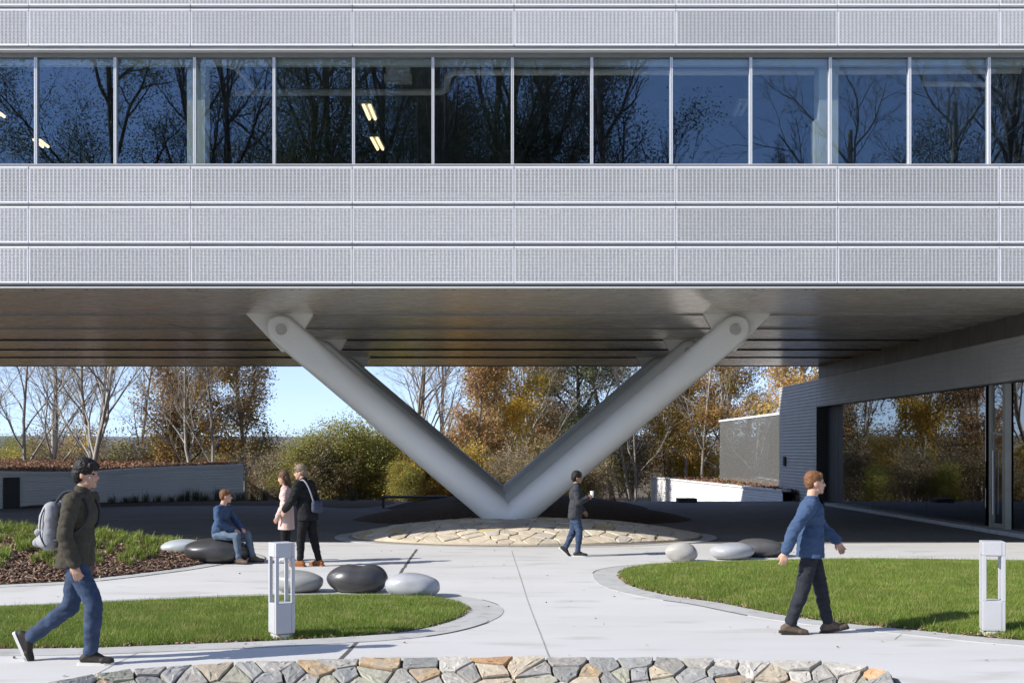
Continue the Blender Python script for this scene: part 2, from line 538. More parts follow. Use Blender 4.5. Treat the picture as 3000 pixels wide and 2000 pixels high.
# voronoi cells clipped to a rectangle
def voronoi(pts, lo, hi):
    pts = np.asarray(pts, float)
    cells = []
    for i, p in enumerate(pts):
        poly = [np.array((lo[0], lo[1])), np.array((hi[0], lo[1])), np.array((hi[0], hi[1])), np.array((lo[0], hi[1]))]
        d = np.linalg.norm(pts - p, axis=1)
        for j in np.argsort(d)[1:26]:
            m, nrm = (p + pts[j]) / 2, pts[j] - p
            out = []
            for k in range(len(poly)):
                a, b = poly[k], poly[(k + 1) % len(poly)]
                da, db = (a - m) @ nrm, (b - m) @ nrm
                if da <= 0:
                    out.append(a)
                if da * db < 0:
                    out.append(a + (b - a) * (da / (da - db)))
            poly = out
            if len(poly) < 3:
                break
        if len(poly) >= 3:
            cells.append((i, np.array(poly)))
    return cells
def stone_mesh(poly, surf, gap, thick, rng, mat):
    """a stone from a flat cell: sides, a chamfer and a slightly uneven top; surf(p, h) -> 3-D point"""
    c = poly.mean(0)
    dd = np.linalg.norm(poly - c, axis=1)
    if dd.max() < gap * 2.5:
        return None
    # roughen: add a midpoint per edge, jittered
    fine = []
    for k in range(len(poly)):
        a, b = poly[k], poly[(k + 1) % len(poly)]
        if np.linalg.norm(b - a) < 0.02:
            fine.append(a); continue
        fine.append(a + (c - a) * rng.uniform(0.0, 0.10))
        for ff in (.33, .67):
            q_ = a + (b - a) * ff
            fine.append(q_ + (c - q_) * rng.uniform(-0.01, 0.07))
    poly = np.array(fine)
    d = np.linalg.norm(poly - c, axis=1)[:, None]
    p0 = c + (poly - c) * np.clip(1 - gap / d, 0.3, 1)
    p1 = c + (poly - c) * np.clip(1 - gap * 2.0 / d, 0.2, 1)
    p2 = c + (poly - c) * 0.5
    h = thick * rng.uniform(0.8, 1.2)
    tl = rng.uniform(-0.06, 0.06, 2)
    mb = MB()
    k = len(poly)
    rows = [(p0, lambda q: -0.05), (p0, lambda q: h * 0.62 + (q - c) @ tl), (p1, lambda q: h + (q - c) @ tl), (p2, lambda q: h * 1.08 + (q - c) @ tl + rng.uniform(-.006, .006))]
    for pp, hf in rows:
        mb.v += [tuple(surf(q, hf(q))) for q in pp]
    for a in range(3):
        for i in range(k):
            j = (i + 1) % k
            mb.f.append((a * k + i, a * k + j, (a + 1) * k + j, (a + 1) * k + i)); mb.mi.append(0)
    mb.f.append(tuple(range(3 * k, 4 * k))); mb.mi.append(0)
    return mb.mesh('stone', mat)

rng = np.random.RandomState(11)
random.seed(5)

# ================================================================== THE GROUND
def terr_xy(q):
    return terr(q[:, 1])
ys = np.concatenate([np.arange(-140, 40, 20), np.arange(40, 72, 2.0), np.array([75, 85, 100, 130, 180, 260, 400, 700, 1200, 2000, 3200])])
xs = np.array([-3000, -1200, -500, -250, -120, -80, -50, -30, -15, 0, 15, 30, 50, 80, 120, 250, 500, 1200, 3000], float)
mb = MB()
for j in range(len(ys)):
    for i in range(len(xs)):
        mb.v.append((xs[i], ys[j], float(terr(ys[j])) - (0.02 if ys[j] < 60 else 0)))
for j in range(len(ys) - 1):
    for i in range(len(xs) - 1):
        a = j * len(xs) + i
        mb.f.append((a, a + 1, a + 1 + len(xs), a + len(xs))); mb.mi.append(0)
kind(link('ground', mb.mesh('ground', M['forest_floor'], True)), 'structure')

# far hills
mb = MB()
nx = 60
for row, (yy, hh) in enumerate([(620, -3), (700, 4), (820, 11), (1000, 13), (1400, -3)]):
    for i in range(nx + 1):
        x = -1100 + 2200 * i / nx
        z = hh
        if 0 < row < 4:
            z += 3.5 * noise.noise(Vector((x * 0.004, row * 0.6, 3.1))) + 2.0 * noise.noise(Vector((x * 0.012, row, 7)))
        mb.v.append((x, yy, z))
for j in range(4):
    for i in range(nx):
        a = j * (nx + 1) + i
        mb.f.append((a, a + 1, a + nx + 2, a + nx + 1)); mb.mi.append(0)
kind(link('hills', mb.mesh('hills', M['hill'], True)), 'structure')

# plaza concrete
plaza_poly = np.array([(-34, 1.5), (34, 1.5), (34, 25.9), (12, 25.6), (6, 25.3), (-2, 25.5), (-10, 26.0), (-34, 26.4)])
plaza = sheet('plaza', plaza_poly, lambda q: gz(q[:, 1]), M['concrete'], 0.9)
kind(plaza, 'structure')
asph = np.array([(-34, 26.4), (-10, 26.0), (-2, 25.5), (6, 25.3), (12, 25.6), (34, 25.9), (34, 46.2), (-34, 46.2)])
kind(sheet('road', asph, lambda q: 0 * q[:, 0] - 0.012, M['asphalt'], 1.5), 'structure')

def joint(a, b, w, mat='hairline', dz=0.003):
    a, b = np.array(G(*a)), np.array(G(*b))
    n = max(2, int(np.linalg.norm(b - a) / 0.25))
    pts = np.array([a + (b - a) * i / n for i in range(n + 1)])
    t = (b - a) / np.linalg.norm(b - a)
    pts += np.array([-t[1], t[0]])[None] * rng.normal(0, w * 0.12, (n + 1, 1))
    return strip('joint', pts, w, dz, M[mat], plaza)
joint((1499, 1612), (1618, 1950), 0.014)
joint((1221, 1608), (1172, 1679), 0.05, 'joint')
joint((1049, 1876), (985, 1942), 0.04, 'joint')
joint((430, 1898), (240, 1996), 0.010)
joint((400, 1693), (620, 1640), 0.008)
joint((2650, 1850), (2620, 1872), 0.010)

# ---- planted beds: outlines from the photograph's ground plan
lawn_l = spline([G(-900, 1800), G(-300, 1792), G(0, 1784), (G(400, 1766)), G(700, 1754), G(1000, 1748), G(1200, 1750), G(1320, 1760), G(1378, 1785), G(1330, 1818), G(1172, 1853), G(861, 1874), G(550, 1887), G(290, 1897), G(0, 1901), G(-400, 1906), G(-900, 1900)], 8, True)
lawn_r = spline([G(1809, 1683), G(1838, 1668), G(1950, 1657), G(2150, 1652), G(2500, 1645), G(2900, 1650), G(3300, 1655), G(3700, 1700), G(3800, 1800), G(3500, 1900), G(3000, 1876), G(2680, 1846), G(2457, 1824), G(2292, 1802), G(2100, 1765), G(1950, 1743), G(1840, 1714)], 8, True)
bed = spline([G(-900, 1745), G(-400, 1735), G(0, 1713), G(165, 1705), G(290, 1693), G(491, 1669), G(625, 1648), G(715, 1641), G(700, 1625), G(560, 1608), G(300, 1594), G(0, 1588), G(-500, 1592), G(-1000, 1640)], 8, True)
lawn_l, lawn_r, bed = [p[:, :2] for p in (lawn_l, lawn_r, bed)]
def mound(poly, H, w, base=0.015):
    def h(q):
        d = edge_dist(poly, q)
        return gz(q[:, 1]) + base + H * (1 - np.exp(-d / w))
    return h
h_ll, h_lr = mound(lawn_l, 0.05, 0.35, -0.004), mound(lawn_r, 0.14, 1.0, -0.004)
def h_bed(q):
    d = edge_dist(bed, q)
    lift = 0.12 + 0.36 * sstep((-3.5 - q[:, 0]) / 6.0)
    return gz(q[:, 1]) + 0.012 + lift * (1 - np.exp(-d / 1.1))

def kerb_band(name, poly, w, keep=None):
    out = offset_poly(poly, w)
    mb = MB()
    n = len(poly)
    for i in range(n):
        j = (i + 1) % n
        if keep is not None and not keep((poly[i] + poly[j]) / 2):
            continue
        q = [(poly[i], .006), (poly[j], .006), (out[j], .006), (out[i], .006)]
        mb.face([(a[0], a[1], float(gz(a[1])) + dz) for a, dz in q])
        mb.face([(a[0], a[1], float(gz(a[1])) + dz) for a, dz in [(out[i], .006), (out[j], .006), (out[j], -.03), (out[i], -.03)]])
    o = link(name, mb.mesh(name, M['kerb_concrete']))
    kind(o, 'structure')
    return o
inner = lambda w: (lambda q: True)
kl = kerb_band('kerb', lawn_l, 0.42)
kr = kerb_band('kerb', lawn_r, 0.40)
kb = kerb_band('kerb', bed, 0.34)
for poly, w, par in ((lawn_l, 0.425, kl), (lawn_r, 0.405, kr), (bed, 0.345, kb)):
    o = offset_poly(poly, w)
    sel = [i for i in range(len(o)) if abs(o[i][0]) < 9]
    # dark open joint between edging and slab, broken here and there
    run = []
    for i in range(len(o)):
        if noise.noise(Vector((o[i][0] * 0.35, o[i][1] * 0.5, 1.7))) > -0.12:
            run.append(o[i])
        else:
            if len(run) > 2:
                strip('joint', run, 0.014 + 0.010 * random.random(), 0.008, M['joint'], par)
            run = []
    if len(run) > 2:
        strip('joint', run, 0.018, 0.008, M['joint'], par)

soil_l = kind(sheet('lawn_bed', lawn_l, h_ll, M['lawn_soil'], 0.25), 'structure')
soil_r = kind(sheet('lawn_bed', lawn_r, h_lr, M['lawn_soil'], 0.3), 'structure')
soil_b = kind(sheet('planting_bed', bed, h_bed, M['soil'], 0.25), 'structure')

def blades(name, poly, hfun, dens, h0, h1, w, mats, seed, inset=0.05, xlim=(-9.5, 10.5), clump=0.0, probs=None):
    r = np.random.RandomState(seed)
    lo, hi = poly.min(0).copy(), poly.max(0).copy()
    lo[0], hi[0] = max(lo[0], xlim[0]), min(hi[0], xlim[1])
    n = int(dens * (hi[0] - lo[0]) * (hi[1] - lo[1]))
    q = r.uniform(0, 1, (n, 2)) * (hi - lo) + lo
    q = q[np.abs(q[:, 0]) < q[:, 1] * 0.56 + 0.6]
    q = q[inside(poly, q)]
    ed = edge_dist(poly, q)
    q = q[(ed > inset * r.uniform(0.2, 1.6, len(q)))]
    z = hfun(q)
    n = len(q)
    pat = np.array([noise.noise(Vector((a * 0.9, b * 1.3, seed))) for a, b in q[::1]]) if n < 400000 else np.zeros(n)
    h = r.uniform(h0, h1, n) * (1 + 0.35 * pat)
    tall = r.uniform(0, 1, n) < 0.012
    h[tall] *= 1.7
    az = r.uniform(0, 2 * np.pi, n)
    lean = r.uniform(0.1, 0.75, n) * h
    dx, dy = np.cos(az) * lean, np.sin(az) * lean
    wa = r.uniform(0, 2 * np.pi, n)
    wx, wy = np.cos(wa) * w * r.uniform(0.6, 1.3, n) / 2, np.sin(wa) * w / 2
    base = np.stack([q[:, 0], q[:, 1], z - 0.005], 1)
    a = base + np.stack([-wx, -wy, 0 * wx], 1)
    b = base + np.stack([wx, wy, 0 * wx], 1)
    tip = base + np.stack([dx, dy, h * 0.95], 1)
    V = np.stack([a, b, tip], 1).reshape(-1, 3)
    Fq = np.arange(n * 3, dtype=np.int32).reshape(-1, 3)
    pr = probs or [0.30, 0.33, 0.23, 0.14]
    mi = r.choice(4, n, p=pr)
    dry = np.array([noise.noise((a * 2.6, b * 3.4, seed + 9)) for a, b in q.tolist()])
    mi = np.where((dry > 0.22) & (r.uniform(0, 1, n) < 0.45), 3, mi)
    mi = np.where((pat > 0.22) & (r.uniform(0, 1, n) < 0.5), np.minimum(mi + 1, 3), mi)
    me = np_mesh(name, V, Fq, mats, mi)
    return link(name, me)
GR = [M['grass%d' % i] for i in range(4)]
o = kind(blades('lawn_grass', lawn_l, h_ll, 15500, 0.032, 0.075, 0.0075, GR, 1, 0.06), 'stuff')
o['label'] = 'green mown grass of the narrow lawn island beside the left bollard'; o['category'] = 'grass'
o = kind(blades('lawn_grass', lawn_r, h_lr, 9800, 0.04, 0.09, 0.0085, GR, 2, 0.07), 'stuff')
o['label'] = 'green grass of the raised right-hand lawn behind the walking man in blue'; o['category'] = 'grass'

def chips(name, poly, hfun, n, seed, lab, rim=None, size=0.035, xlim=(-9, 10.5)):
    r = np.random.RandomState(seed)
    lo, hi = poly.min(0).copy(), poly.max(0).copy()
    lo[0], hi[0] = max(lo[0], xlim[0]), min(hi[0], xlim[1])
    q = r.uniform(0, 1, (n * 6, 2)) * (hi - lo) + lo
    q = q[inside(poly, q)]
    if rim:
        q = q[edge_dist(poly, q) < rim]
    q = q[:n]
    z = hfun(q)
    n = len(q)
    az = r.uniform(0, np.pi, n)
    L_ = size * r.uniform(0.5, 1.5, n); W_ = size * r.uniform(0.2, 0.5, n)
    u = np.stack([np.cos(az), np.sin(az), r.normal(0, .35, n)], 1)
    v = np.stack([-np.sin(az), np.cos(az), r.normal(0, .35, n)], 1)
    c = np.stack([q[:, 0], q[:, 1], z + r.uniform(0.002, 0.03, n)], 1)
    up = np.array([0, 0, 0.008])
    a = c - u * L_[:, None] - v * W_[:, None]; b = c + u * L_[:, None] - v * W_[:, None]
    d = c + u * L_[:, None] * 0.9 + v * W_[:, None]; e = c - u * L_[:, None] * 0.8 + v * W_[:, None]
    V = np.stack([a, b, d, e, a - up, b - up, d - up, e - up], 1).reshape(-1, 3)
    k = np.arange(n)[:, None] * 8
    Fq = np.concatenate([k + np.array(s) for s in ([0, 1, 2, 3], [0, 4, 5, 1], [1, 5, 6, 2], [2, 6, 7, 3], [3, 7, 4, 0])], 0)
    mi = np.tile(r.choice(4, n, p=[.34, .26, .2, .2]), 5)
    o = kind(link(name, np_mesh(name, V, Fq, [M['chip%d' % i] for i in range(4)], mi)), 'stuff')
    o['label'] = lab; o['category'] = 'mulch'
    return o
chips('mulch_chips', bed, h_bed, 15000, 4, 'brown bark mulch covering the sloping bed behind the walking man with backpack')
chips('mulch_chips', lawn_l, h_ll, 2500, 5, 'thin rim of bark mulch around the left lawn island', rim=0.09, size=0.022)
chips('mulch_chips', lawn_r, h_lr, 4200, 6, 'thin rim of bark mulch along the right-hand lawn edge', rim=0.14, size=0.026)

# ---- stone ring in the foreground
crest_px = [(-420, 2150), (-150, 2060), (80, 2018), (250, 1989), (421, 1965), (670, 1949), (919, 1939), (1190, 1933), (1455, 1932), (1710, 1932), (1947, 1934), (2180, 1940), (2400, 1946), (2520, 1957), (2600, 1972), (2625, 2010), (2600, 2080), (2500, 2200)]
CZ = 0.40
crest = []
for px, py in crest_px:
    d = (E - CZ) * F / (py - HY)
    crest.append(((px - CX) * d / F, d))
crest = spline(crest, 12)
seg = np.linalg.norm(np.diff(crest, axis=0), axis=1)
arc = np.concatenate([[0], np.cumsum(seg)])
def crest_at(s):
    x = np.interp(s, arc, crest[:, 0]); y = np.interp(s, arc, crest[:, 1])
    e = 0.12
    tx = np.interp(s + e, arc, crest[:, 0]) - np.interp(s - e, arc, crest[:, 0])
    ty = np.interp(s + e, arc, crest[:, 1]) - np.interp(s - e, arc, crest[:, 1])
    l = math.hypot(tx, ty) + 1e-9
    return np.array((x, y)), np.array((ty / l, -tx / l))       # inward normal: towards the viewer
def ring_surf(p, h):
    c, n = crest_at(p[0])
    t = p[1]
    if t >= 0:
        q = c + n * t * math.cos(R(24)); z = CZ - t * math.sin(R(24)); nn = np.array((n[0] * .40, n[1] * .40, .914))
    else:
        q = c + n * t * math.cos(R(62)); z = CZ + t * math.sin(R(62)); nn = np.array((-n[0] * .88, -n[1] * .88, .47))
    return np.array((q[0], q[1], z)) + nn * h
ring = empty('stone_ring', (0.0, 8.0, 0.0))
tag(ring, 'low curved ring of fitted fieldstones along the bottom edge of the picture', 'stone wall')
pts = []
s = 0.0
SL = arc[-1]
for row, t in enumerate([-0.42, -0.24, 0.07, 0.20, 0.34, 0.48, 0.64, 0.80, 0.95]):
    s = rng.uniform(0, 0.2)
    while s < SL:
        pts.append((s, t + rng.uniform(-0.06, 0.06)))
        s += rng.uniform(0.13, 0.40)
mb = MB()                                                     # mortar bed below the stones
NS = 90
for i in range(NS):
    for (ta, tb) in ((-0.5, 0.0), (0.0, 1.0)):
        s0, s1 = SL * i / NS, SL * (i + 1) / NS
        mb.face([ring_surf((s0, ta), 0.0), ring_surf((s1, ta), 0.0), ring_surf((s1, tb), 0.0), ring_surf((s0, tb), 0.0)])
def rel(me, o):
    me.transform(Matrix.Translation(-Vector(o.location)))
    return me
link('mortar_bed', rel(mb.mesh('mortar_bed', M['soil']), ring), ring)
for i, poly in voronoi(pts, (0, -0.5), (SL, 1.0)):
    if poly[:, 1].min() < 0 < poly[:, 1].max():               # keep cells on one side of the crest
        poly = np.array([(a, max(b, 0.0)) if pts[i][1] > 0 else (a, min(b, 0.0)) for a, b in poly])
    me = stone_mesh(poly, ring_surf, 0.0055, 0.034, rng, STONES[rng.choice(7, p=[.24, .14, .22, .09, .15, .05, .11])])
    if me:
        link('stone', rel(me, ring), ring)

# ---- stone mound round the foot of the first column
MC, MRX, MRY, MH = np.array((0.8, 27.45)), 4.15, 2.95, 0.40
def dome(cx, cy, rx, ry, H):
    return lambda q: H * np.clip(1 - ((q[:, 0] - cx) / rx) ** 2 - ((q[:, 1] - cy) / ry) ** 2, 0, 1) ** 0.8
mh = dome(MC[0], MC[1], MRX, MRY, MH)
stone_mound = empty('stone_mound', (MC[0], MC[1], 0))
tag(stone_mound, 'low domed mound of tan flagstones around the foot of the front column', 'stone mound')
th = np.linspace(0, 2 * np.pi, 64, endpoint=False)
ell = np.stack([MC[0] + MRX * np.cos(th), MC[1] + MRY * np.sin(th)], 1)
o = sheet('mortar_bed', ell, lambda q: mh(q) + 0.012, M['mortar_tan'], 0.4)
o.parent = stone_mound; o.location = -stone_mound.location
mk = np.stack([MC[0] + (MRX + 0.02) * np.cos(th), MC[1] + (MRY + 0.02) * np.sin(th)], 1)
kerb_band('kerb', mk, 0.32)
pts = []
tries = 0
while len(pts) < 250 and tries < 60000:
    tries += 1
    q = rng.uniform(-1, 1, 2)
    if q @ q > 1.0:
        continue
    w = np.array((MC[0] + q[0] * MRX, MC[1] + q[1] * MRY))
    if all(np.linalg.norm(w - p) > 0.25 for p in pts):
        pts.append(w)
def msurf(p, h):
    p = np.asarray(p, float)
    e = (p - MC) / np.array((MRX, MRY))
    l = math.sqrt(e @ e)
    if l > 0.985:
        p = MC + (p - MC) * 0.985 / l
    return np.array((p[0], p[1], float(mh(p[None])[0]) + h))
for i, poly in voronoi(pts, MC - np.array((MRX, MRY)), MC + np.array((MRX, MRY))):
    me = stone_mesh(poly, msurf, 0.009, 0.03, rng, YSTONES[rng.choice(4, p=[.36, .34, .12, .18])])
    if me:
        link('stone', rel(me, stone_mound), stone_mound)
# bark mounds round the two columns behind
for cy, H, rx in ((34.3, 0.55, 5.0), (40.9, 0.5, 4.6)):
    c = np.stack([0.9 + rx * np.cos(th), cy + 3.0 * np.sin(th)], 1)
    kind(sheet('bark_mound', c, (lambda f: (lambda q: f(q) - 0.008))(dome(0.9, cy, rx, 3.0, H)), M['soil'], 0.5), 'structure')

# dark planting strip in front of the left wall
strip_poly = spline([G(-500, 1492), G(100, 1487), G(420, 1481), G(720, 1480), G(900, 1482), G(1060, 1487), (-4.0, 46.0), (-9, 46.5), (-12, 45.2), (-15, 43.6), (-20, 40)], 6, True)[:, :2]
bed_back = kind(sheet('planting_strip', strip_poly, lambda q: 0.10 * (1 - np.exp(-edge_dist(strip_poly, q) / 0.4)) - 0.005, M['soil'], 0.6), 'structure')

# ================================================================== THE MAIN BUILDING (a bridge on V columns)
YF = 22.97                                # facade plane
KF = F / YF                               # photo pixels per metre on it
def fz(py):
    return E + (HY - py) / KF
def fx(px):
    return (px - CX) / KF
BX0, BX1, YB, ZS, ZT = -24.5, 30.0, 44.45, fz(843), 14.2
PW = 474.0 / KF
bld = empty('office_building', (0, YF, ZS))
tag(bld, 'long silver office building bridging over the plaza with perforated metal facade', 'building')
def bpart(name, mat, x0, y0, z0, x1, y1, z1, b=0, parent=bld):
    o = boxo(name, mat, parent, x0, y0, z0, x1, y1, z1, b)
    if parent is bld:
        o.location -= bld.location
    else:
        o.location -= (bld.location + parent.location)
    return o
# floors, walls behind the cladding, ends
bpart('floor_slab', M['interior_light'], BX0, YF + .12, ZS + .06, BX1, YB, fz(560))
bpart('spandrel_wall', M['backing_metal'], BX0, YF + .11, fz(560) + .002, BX1, YF + .30, fz(487) + .02)
bpart('upper_floors', M['bare_ceiling'], BX0, YF + .12, fz(20), BX1, YB, ZT)
bpart('head_wall', M['backing_metal'], BX0, YF + .11, fz(140), BX1, YF + .26, fz(20) - .002)
bpart('rear_wall', M['interior_dark'], BX0, YB - .3, fz(560) + .003, BX1, YB - .02, fz(20) - .003)
bpart('end_wall', M['reveal_metal'], BX0 - .2, YF + .05, ZS + .02, BX0 - .002, YB, ZT)
bpart('partition', M['bare_ceiling'], BX0 + .1, 34.0, fz(560) + .004, BX1 - .1, 34.15, fz(20) - .004)

# perforated panel meshes, shared by all panels of a kind
def sheet_mesh(name, w, h, nx, ny, vb, hb):
    mb = MB()
    px_, pz_ = w / nx, h / ny
    for i in range(nx + 1):
        x = -w / 2 + i * px_
        mb.box(x - vb / 2, 0, 0, x + vb / 2, 0.004, h)
    for j in range(ny + 1):
        z = j * pz_
        # each bar is a small louvre: its upper edge leans outward
        mb.prism([(-0.010, z + hb * 0.25), (0.003, z - hb * 0.55), (0.005, z - hb * 0.5), (0.005, z + hb * 0.5), (-0.008, z + hb * 0.5)], 'x', -w / 2, w / 2)
    return mb.mesh(name, M['panel_sheet'])
PH = 109.0 / KF
FL, FS = 0.046, 0.018
SH = PH - 2 * FL
sheet_a = sheet_mesh('perforated_sheet', PW - .014 - 2 * FS, SH, 41, 23, 0.027, 0.0135)
sheet_b = sheet_mesh('perforated_sheet_close', PW - .014 - 2 * FS, SH, 41, 23, 0.041, 0.0155)
mb = MB()
w2 = (PW - .014) / 2
mb.prism([(-0.002, 0), (0.07, 0), (0.07, 0.010), (0.012, 0.012), (0.012, FL), (-0.006, FL), (-0.014, 0.020)], 'x', -w2, w2)              # rolled bottom edge
mb.prism([(-0.006, PH - FL), (0.012, PH - FL), (0.012, PH - .012), (0.07, PH - .010), (0.07, PH), (-0.002, PH), (-0.012, PH - .016)], 'x', -w2, w2)
mb.box(-w2, -0.004, FL, -w2 + FS, 0.07, PH - FL)
mb.box(w2 - FS, -0.004, FL, w2, 0.07, PH - FL)
for k in range(5):                                             # small fixings along the edges
    xk = -w2 + 0.3 + k * (2 * w2 - .6) / 4
    mb.prism([(xk + .012 * math.cos(a * math.pi / 3), .024 + .012 * math.sin(a * math.pi / 3)) for a in range(6)], 'y', -0.016, -0.004)
    mb.prism([(xk + .012 * math.cos(a * math.pi / 3), PH - .028 + .012 * math.sin(a * math.pi / 3)) for a in range(6)], 'y', -0.014, -0.004)
frame_me = mb.mesh('panel_frame', M['panel_paint'])
rows = [(-90, 'b'), (27, 'b'), (488, 'a'), (604.5, 'a'), (722, 'a')]
seam0 = 84.0
cols = list(range(-2, 8))
for py_top, kindrow in rows:
    for c in cols:
        xc = fx(seam0 + 474 * c + 237)
        o = link('facade_panel', frame_me, bld, (xc, random.uniform(-.003, .003), fz(py_top) - PH - ZS))
        o.rotation_euler = (R(random.uniform(-.15, .15)), 0, 0)
        link('perforated_sheet', sheet_a if kindrow == 'a' else sheet_b, o, (0, 0.0, FL))
XA, XB = fx(seam0 - 474 * 2), fx(seam0 + 474 * 8)
# plain cladding beyond the picture
bpart('end_cladding', M['panel_paint'], BX0, YF, ZS + .08, XA - .02, YF + .10, fz(488))
bpart('end_cladding', M['panel_paint'], XB + .02, YF, ZS + .08, BX1, YF + .10, fz(488))
bpart('end_cladding', M['panel_paint'], BX0, YF, fz(140), XA - .02, YF + .10, ZT)
bpart('end_cladding', M['panel_paint'], XB + .02, YF, fz(140), BX1, YF + .10, ZT)
bpart('upper_cladding', M['panel_paint'], XA, YF, fz(-100), XB, YF + .10, ZT)
# recessed rails between the rows
for a, b_ in ((19.5, 26.5), (597.5, 604), (714, 721.5)):
    bpart('reveal_rail', M['reveal_metal'], XA, YF + .035, fz(b_) - .004, XB, YF + .108, fz(a) + .004)
# ledge over the windows, sill below, drip edge at the soffit
bpart('window_head', M['reveal_metal'], XA, YF + .012, fz(145), XB, YF + .16, fz(137))
bpart('drip_edge', M['white_cap'], XA, YF - .008, fz(147.5), XB, YF + .15, fz(145) - .002)
bpart('window_head', M['reveal_metal'], XA, YF + .16, fz(160), XB, YF + .26, fz(147.5))
mb = MB()
mb.prism([(YF - .004, fz(487)), (YF + .17, fz(476)), (YF + .30, fz(476)), (YF + .30, fz(487))], 'x', XA, XB)
link('window_sill', mb.mesh('window_sill', M['reveal_metal']), bld, -bld.location)
bpart('sill_edge', M['white_cap'], XA, YF + .165, fz(476) + .002, XB, YF + .26, fz(474.3))
bpart('bottom_rail', M['reveal_metal'], XA, YF + .02, ZS + .022, XB, YF + .12, fz(831) - .003)
bpart('drip_edge', M['white_cap'], XA, YF - .006, ZS, XB, YF + .13, ZS + .020)
# windows: one pane and one mullion per bay
wz0, wz1 = fz(474.3) + .001, fz(160)
mull0 = 94.0
YG = YF + .235
pane_w = 235.6 / KF
mb = MB(); mb.box(-pane_w / 2 + .028, -.006, 0, pane_w / 2 - .028, .006, wz1 - wz0)
pane_me = mb.mesh('window_pane', M['window_glass'])
mb = MB()
mb.box(-.027, -.072, 0, -.006, .05, wz1 - wz0); mb.box(.006, -.072, 0, .027, .05, wz1 - wz0); mb.box(-.008, -.060, 0, .008, .05, wz1 - wz0)
mull_me = mb.mesh('mullion', M['mullion_metal'])
for k in range(-3, 17):
    x = fx(mull0 + 234.6 * k)
    link('mullion', mull_me, bld, (x, YG - YF, wz0 - ZS))
    link('window_pane', pane_me, bld, (x + pane_w / 2, YG - YF, wz0 - ZS), (R(random.uniform(-.12, .12)), 0, R(random.uniform(-.15, .15))))
xw0, xw1 = fx(mull0 - 234.6 * 3), fx(mull0 + 234.6 * 17)
bpart('end_cladding', M['panel_paint'], BX0, YF + .02, fz(488) + .002, xw0 - .04, YF + .10, fz(140) - .002)
bpart('end_cladding', M['panel_paint'], xw1 + .04, YF + .02, fz(488) + .002, BX1, YF + .10, fz(140) - .002)
# things seen through the glass
ceil_z = fz(20)
bpart('window_blind_box', M['interior_light'], xw0, YF + .30, fz(177), xw1, YF + .42, fz(141))
for px0, px1 in ((548, 601), (2400, 2456), (-1100, -1046)):
    bpart('interior_column', M['interior_light'], fx(px0) * 1.02, YF + .46, fz(560) + .005, fx(px1) * 1.02, YF + .84, ceil_z - .005)
bpart('interior_column', M['interior_light'], fx(2389) * 1.02, YF + .50, fz(560) + .005, fx(2399) * 1.02, YF + .80, fz(330))
pz = 10.05
def pip(px, py):
    d = (pz - E) * F / (HY - py)
    return ((px - CX) * d / F, d, pz)
for path, r in (([pip(690, 272), pip(1290, 270), pip(1308, 262), pip(1312, 222), pip(1330, 212), pip(1500, 211), pip(2060, 211), pip(2400, 210), pip(2990, 206)], .075),
                ([pip(560, 160), pip(690, 200), pip(745, 265), pip(760, 272)], .05), ([pip(2700, 246), pip(2900, 247)], .06)):
    mb = MB(); mb.tube(path, r, 10)
    link('ceiling_pipe', mb.mesh('ceiling_pipe', M['pipe_white'], True), bld, -bld.location)
for px0, px1, py in ((1455, 1550, 172), (1130, 1200, 214), (1125, 1205, 244), (2380, 2470, 168)):
    q0, q1 = pip(px0, py), pip(px1, py)
    bpart('ceiling_duct', M['bare_ceiling'] if py < 180 else M['interior_light'], q0[0], q0[1], pz + .05, q1[0], q0[1] + .25, pz + .20)
emit_mat('tube_light', (1.0, 0.76, 0.42), 1.6)
emit_mat('tube_off_glow', (0.55, 0.62, 0.66), 0.03)  # unlit tube, with a faint glow put into its material
lamps = [((1072, 305), (1092, 352), 1, 'lit twin-tube lamp seen through the window, upper of the pair'), ((1095, 402), (1115, 440), 1, 'lit twin-tube lamp seen through the window, lower of the pair'),
         ((105, 408), (135, 432), 1, 'lit twin-tube lamp in the window above the walking man with backpack'), ((-30, 318), (6, 344), 1, 'lit twin-tube lamp cut by the left picture edge'),
         ((2180, 300), (2160, 342), 0, 'unlit lamp given a faint pale glow, seen through the window right of centre')]
for (a, b_, lit, lab) in lamps:
    A, B = Vector(pip(*a)), Vector(pip(*b_))
    t = empty('ceiling_lamp', A)
    tag(t, lab, 'lamp', 'lamps inside the window band')
    d = B - A
    n = Vector((-d.y, d.x, 0)).normalized()
    mb = MB()
    hw = .13
    p = [n * hw, -n * hw, d - n * hw, d + n * hw]
    mb.v = [tuple(v + Vector((0, 0, z))) for z in (0.02, 0.09) for v in p]
    mb.f = [(3, 2, 1, 0), (4, 5, 6, 7), (0, 1, 5, 4), (1, 2, 6, 5), (2, 3, 7, 6), (3, 0, 4, 7)]; mb.mi = [0] * 6
    link('housing', mb.mesh('housing', M['interior_light']), t)
    for s_ in (-1, 1):
        mb = MB(); mb.tube([n * (s_ * .07) + d * .06, n * (s_ * .07) + d * .94], .034, 8)
        link('tube', mb.mesh('tube', M['tube_light'] if lit else M['tube_off_glow'], True), t)
    mb = MB(); mb.tube([d * .5 + Vector((0, 0, .09)), d * .5 + Vector((0, 0, ceil_z - pz - .005))], .012, 6)
    link('hanger', mb.mesh('hanger', M['bare_ceiling']), t)

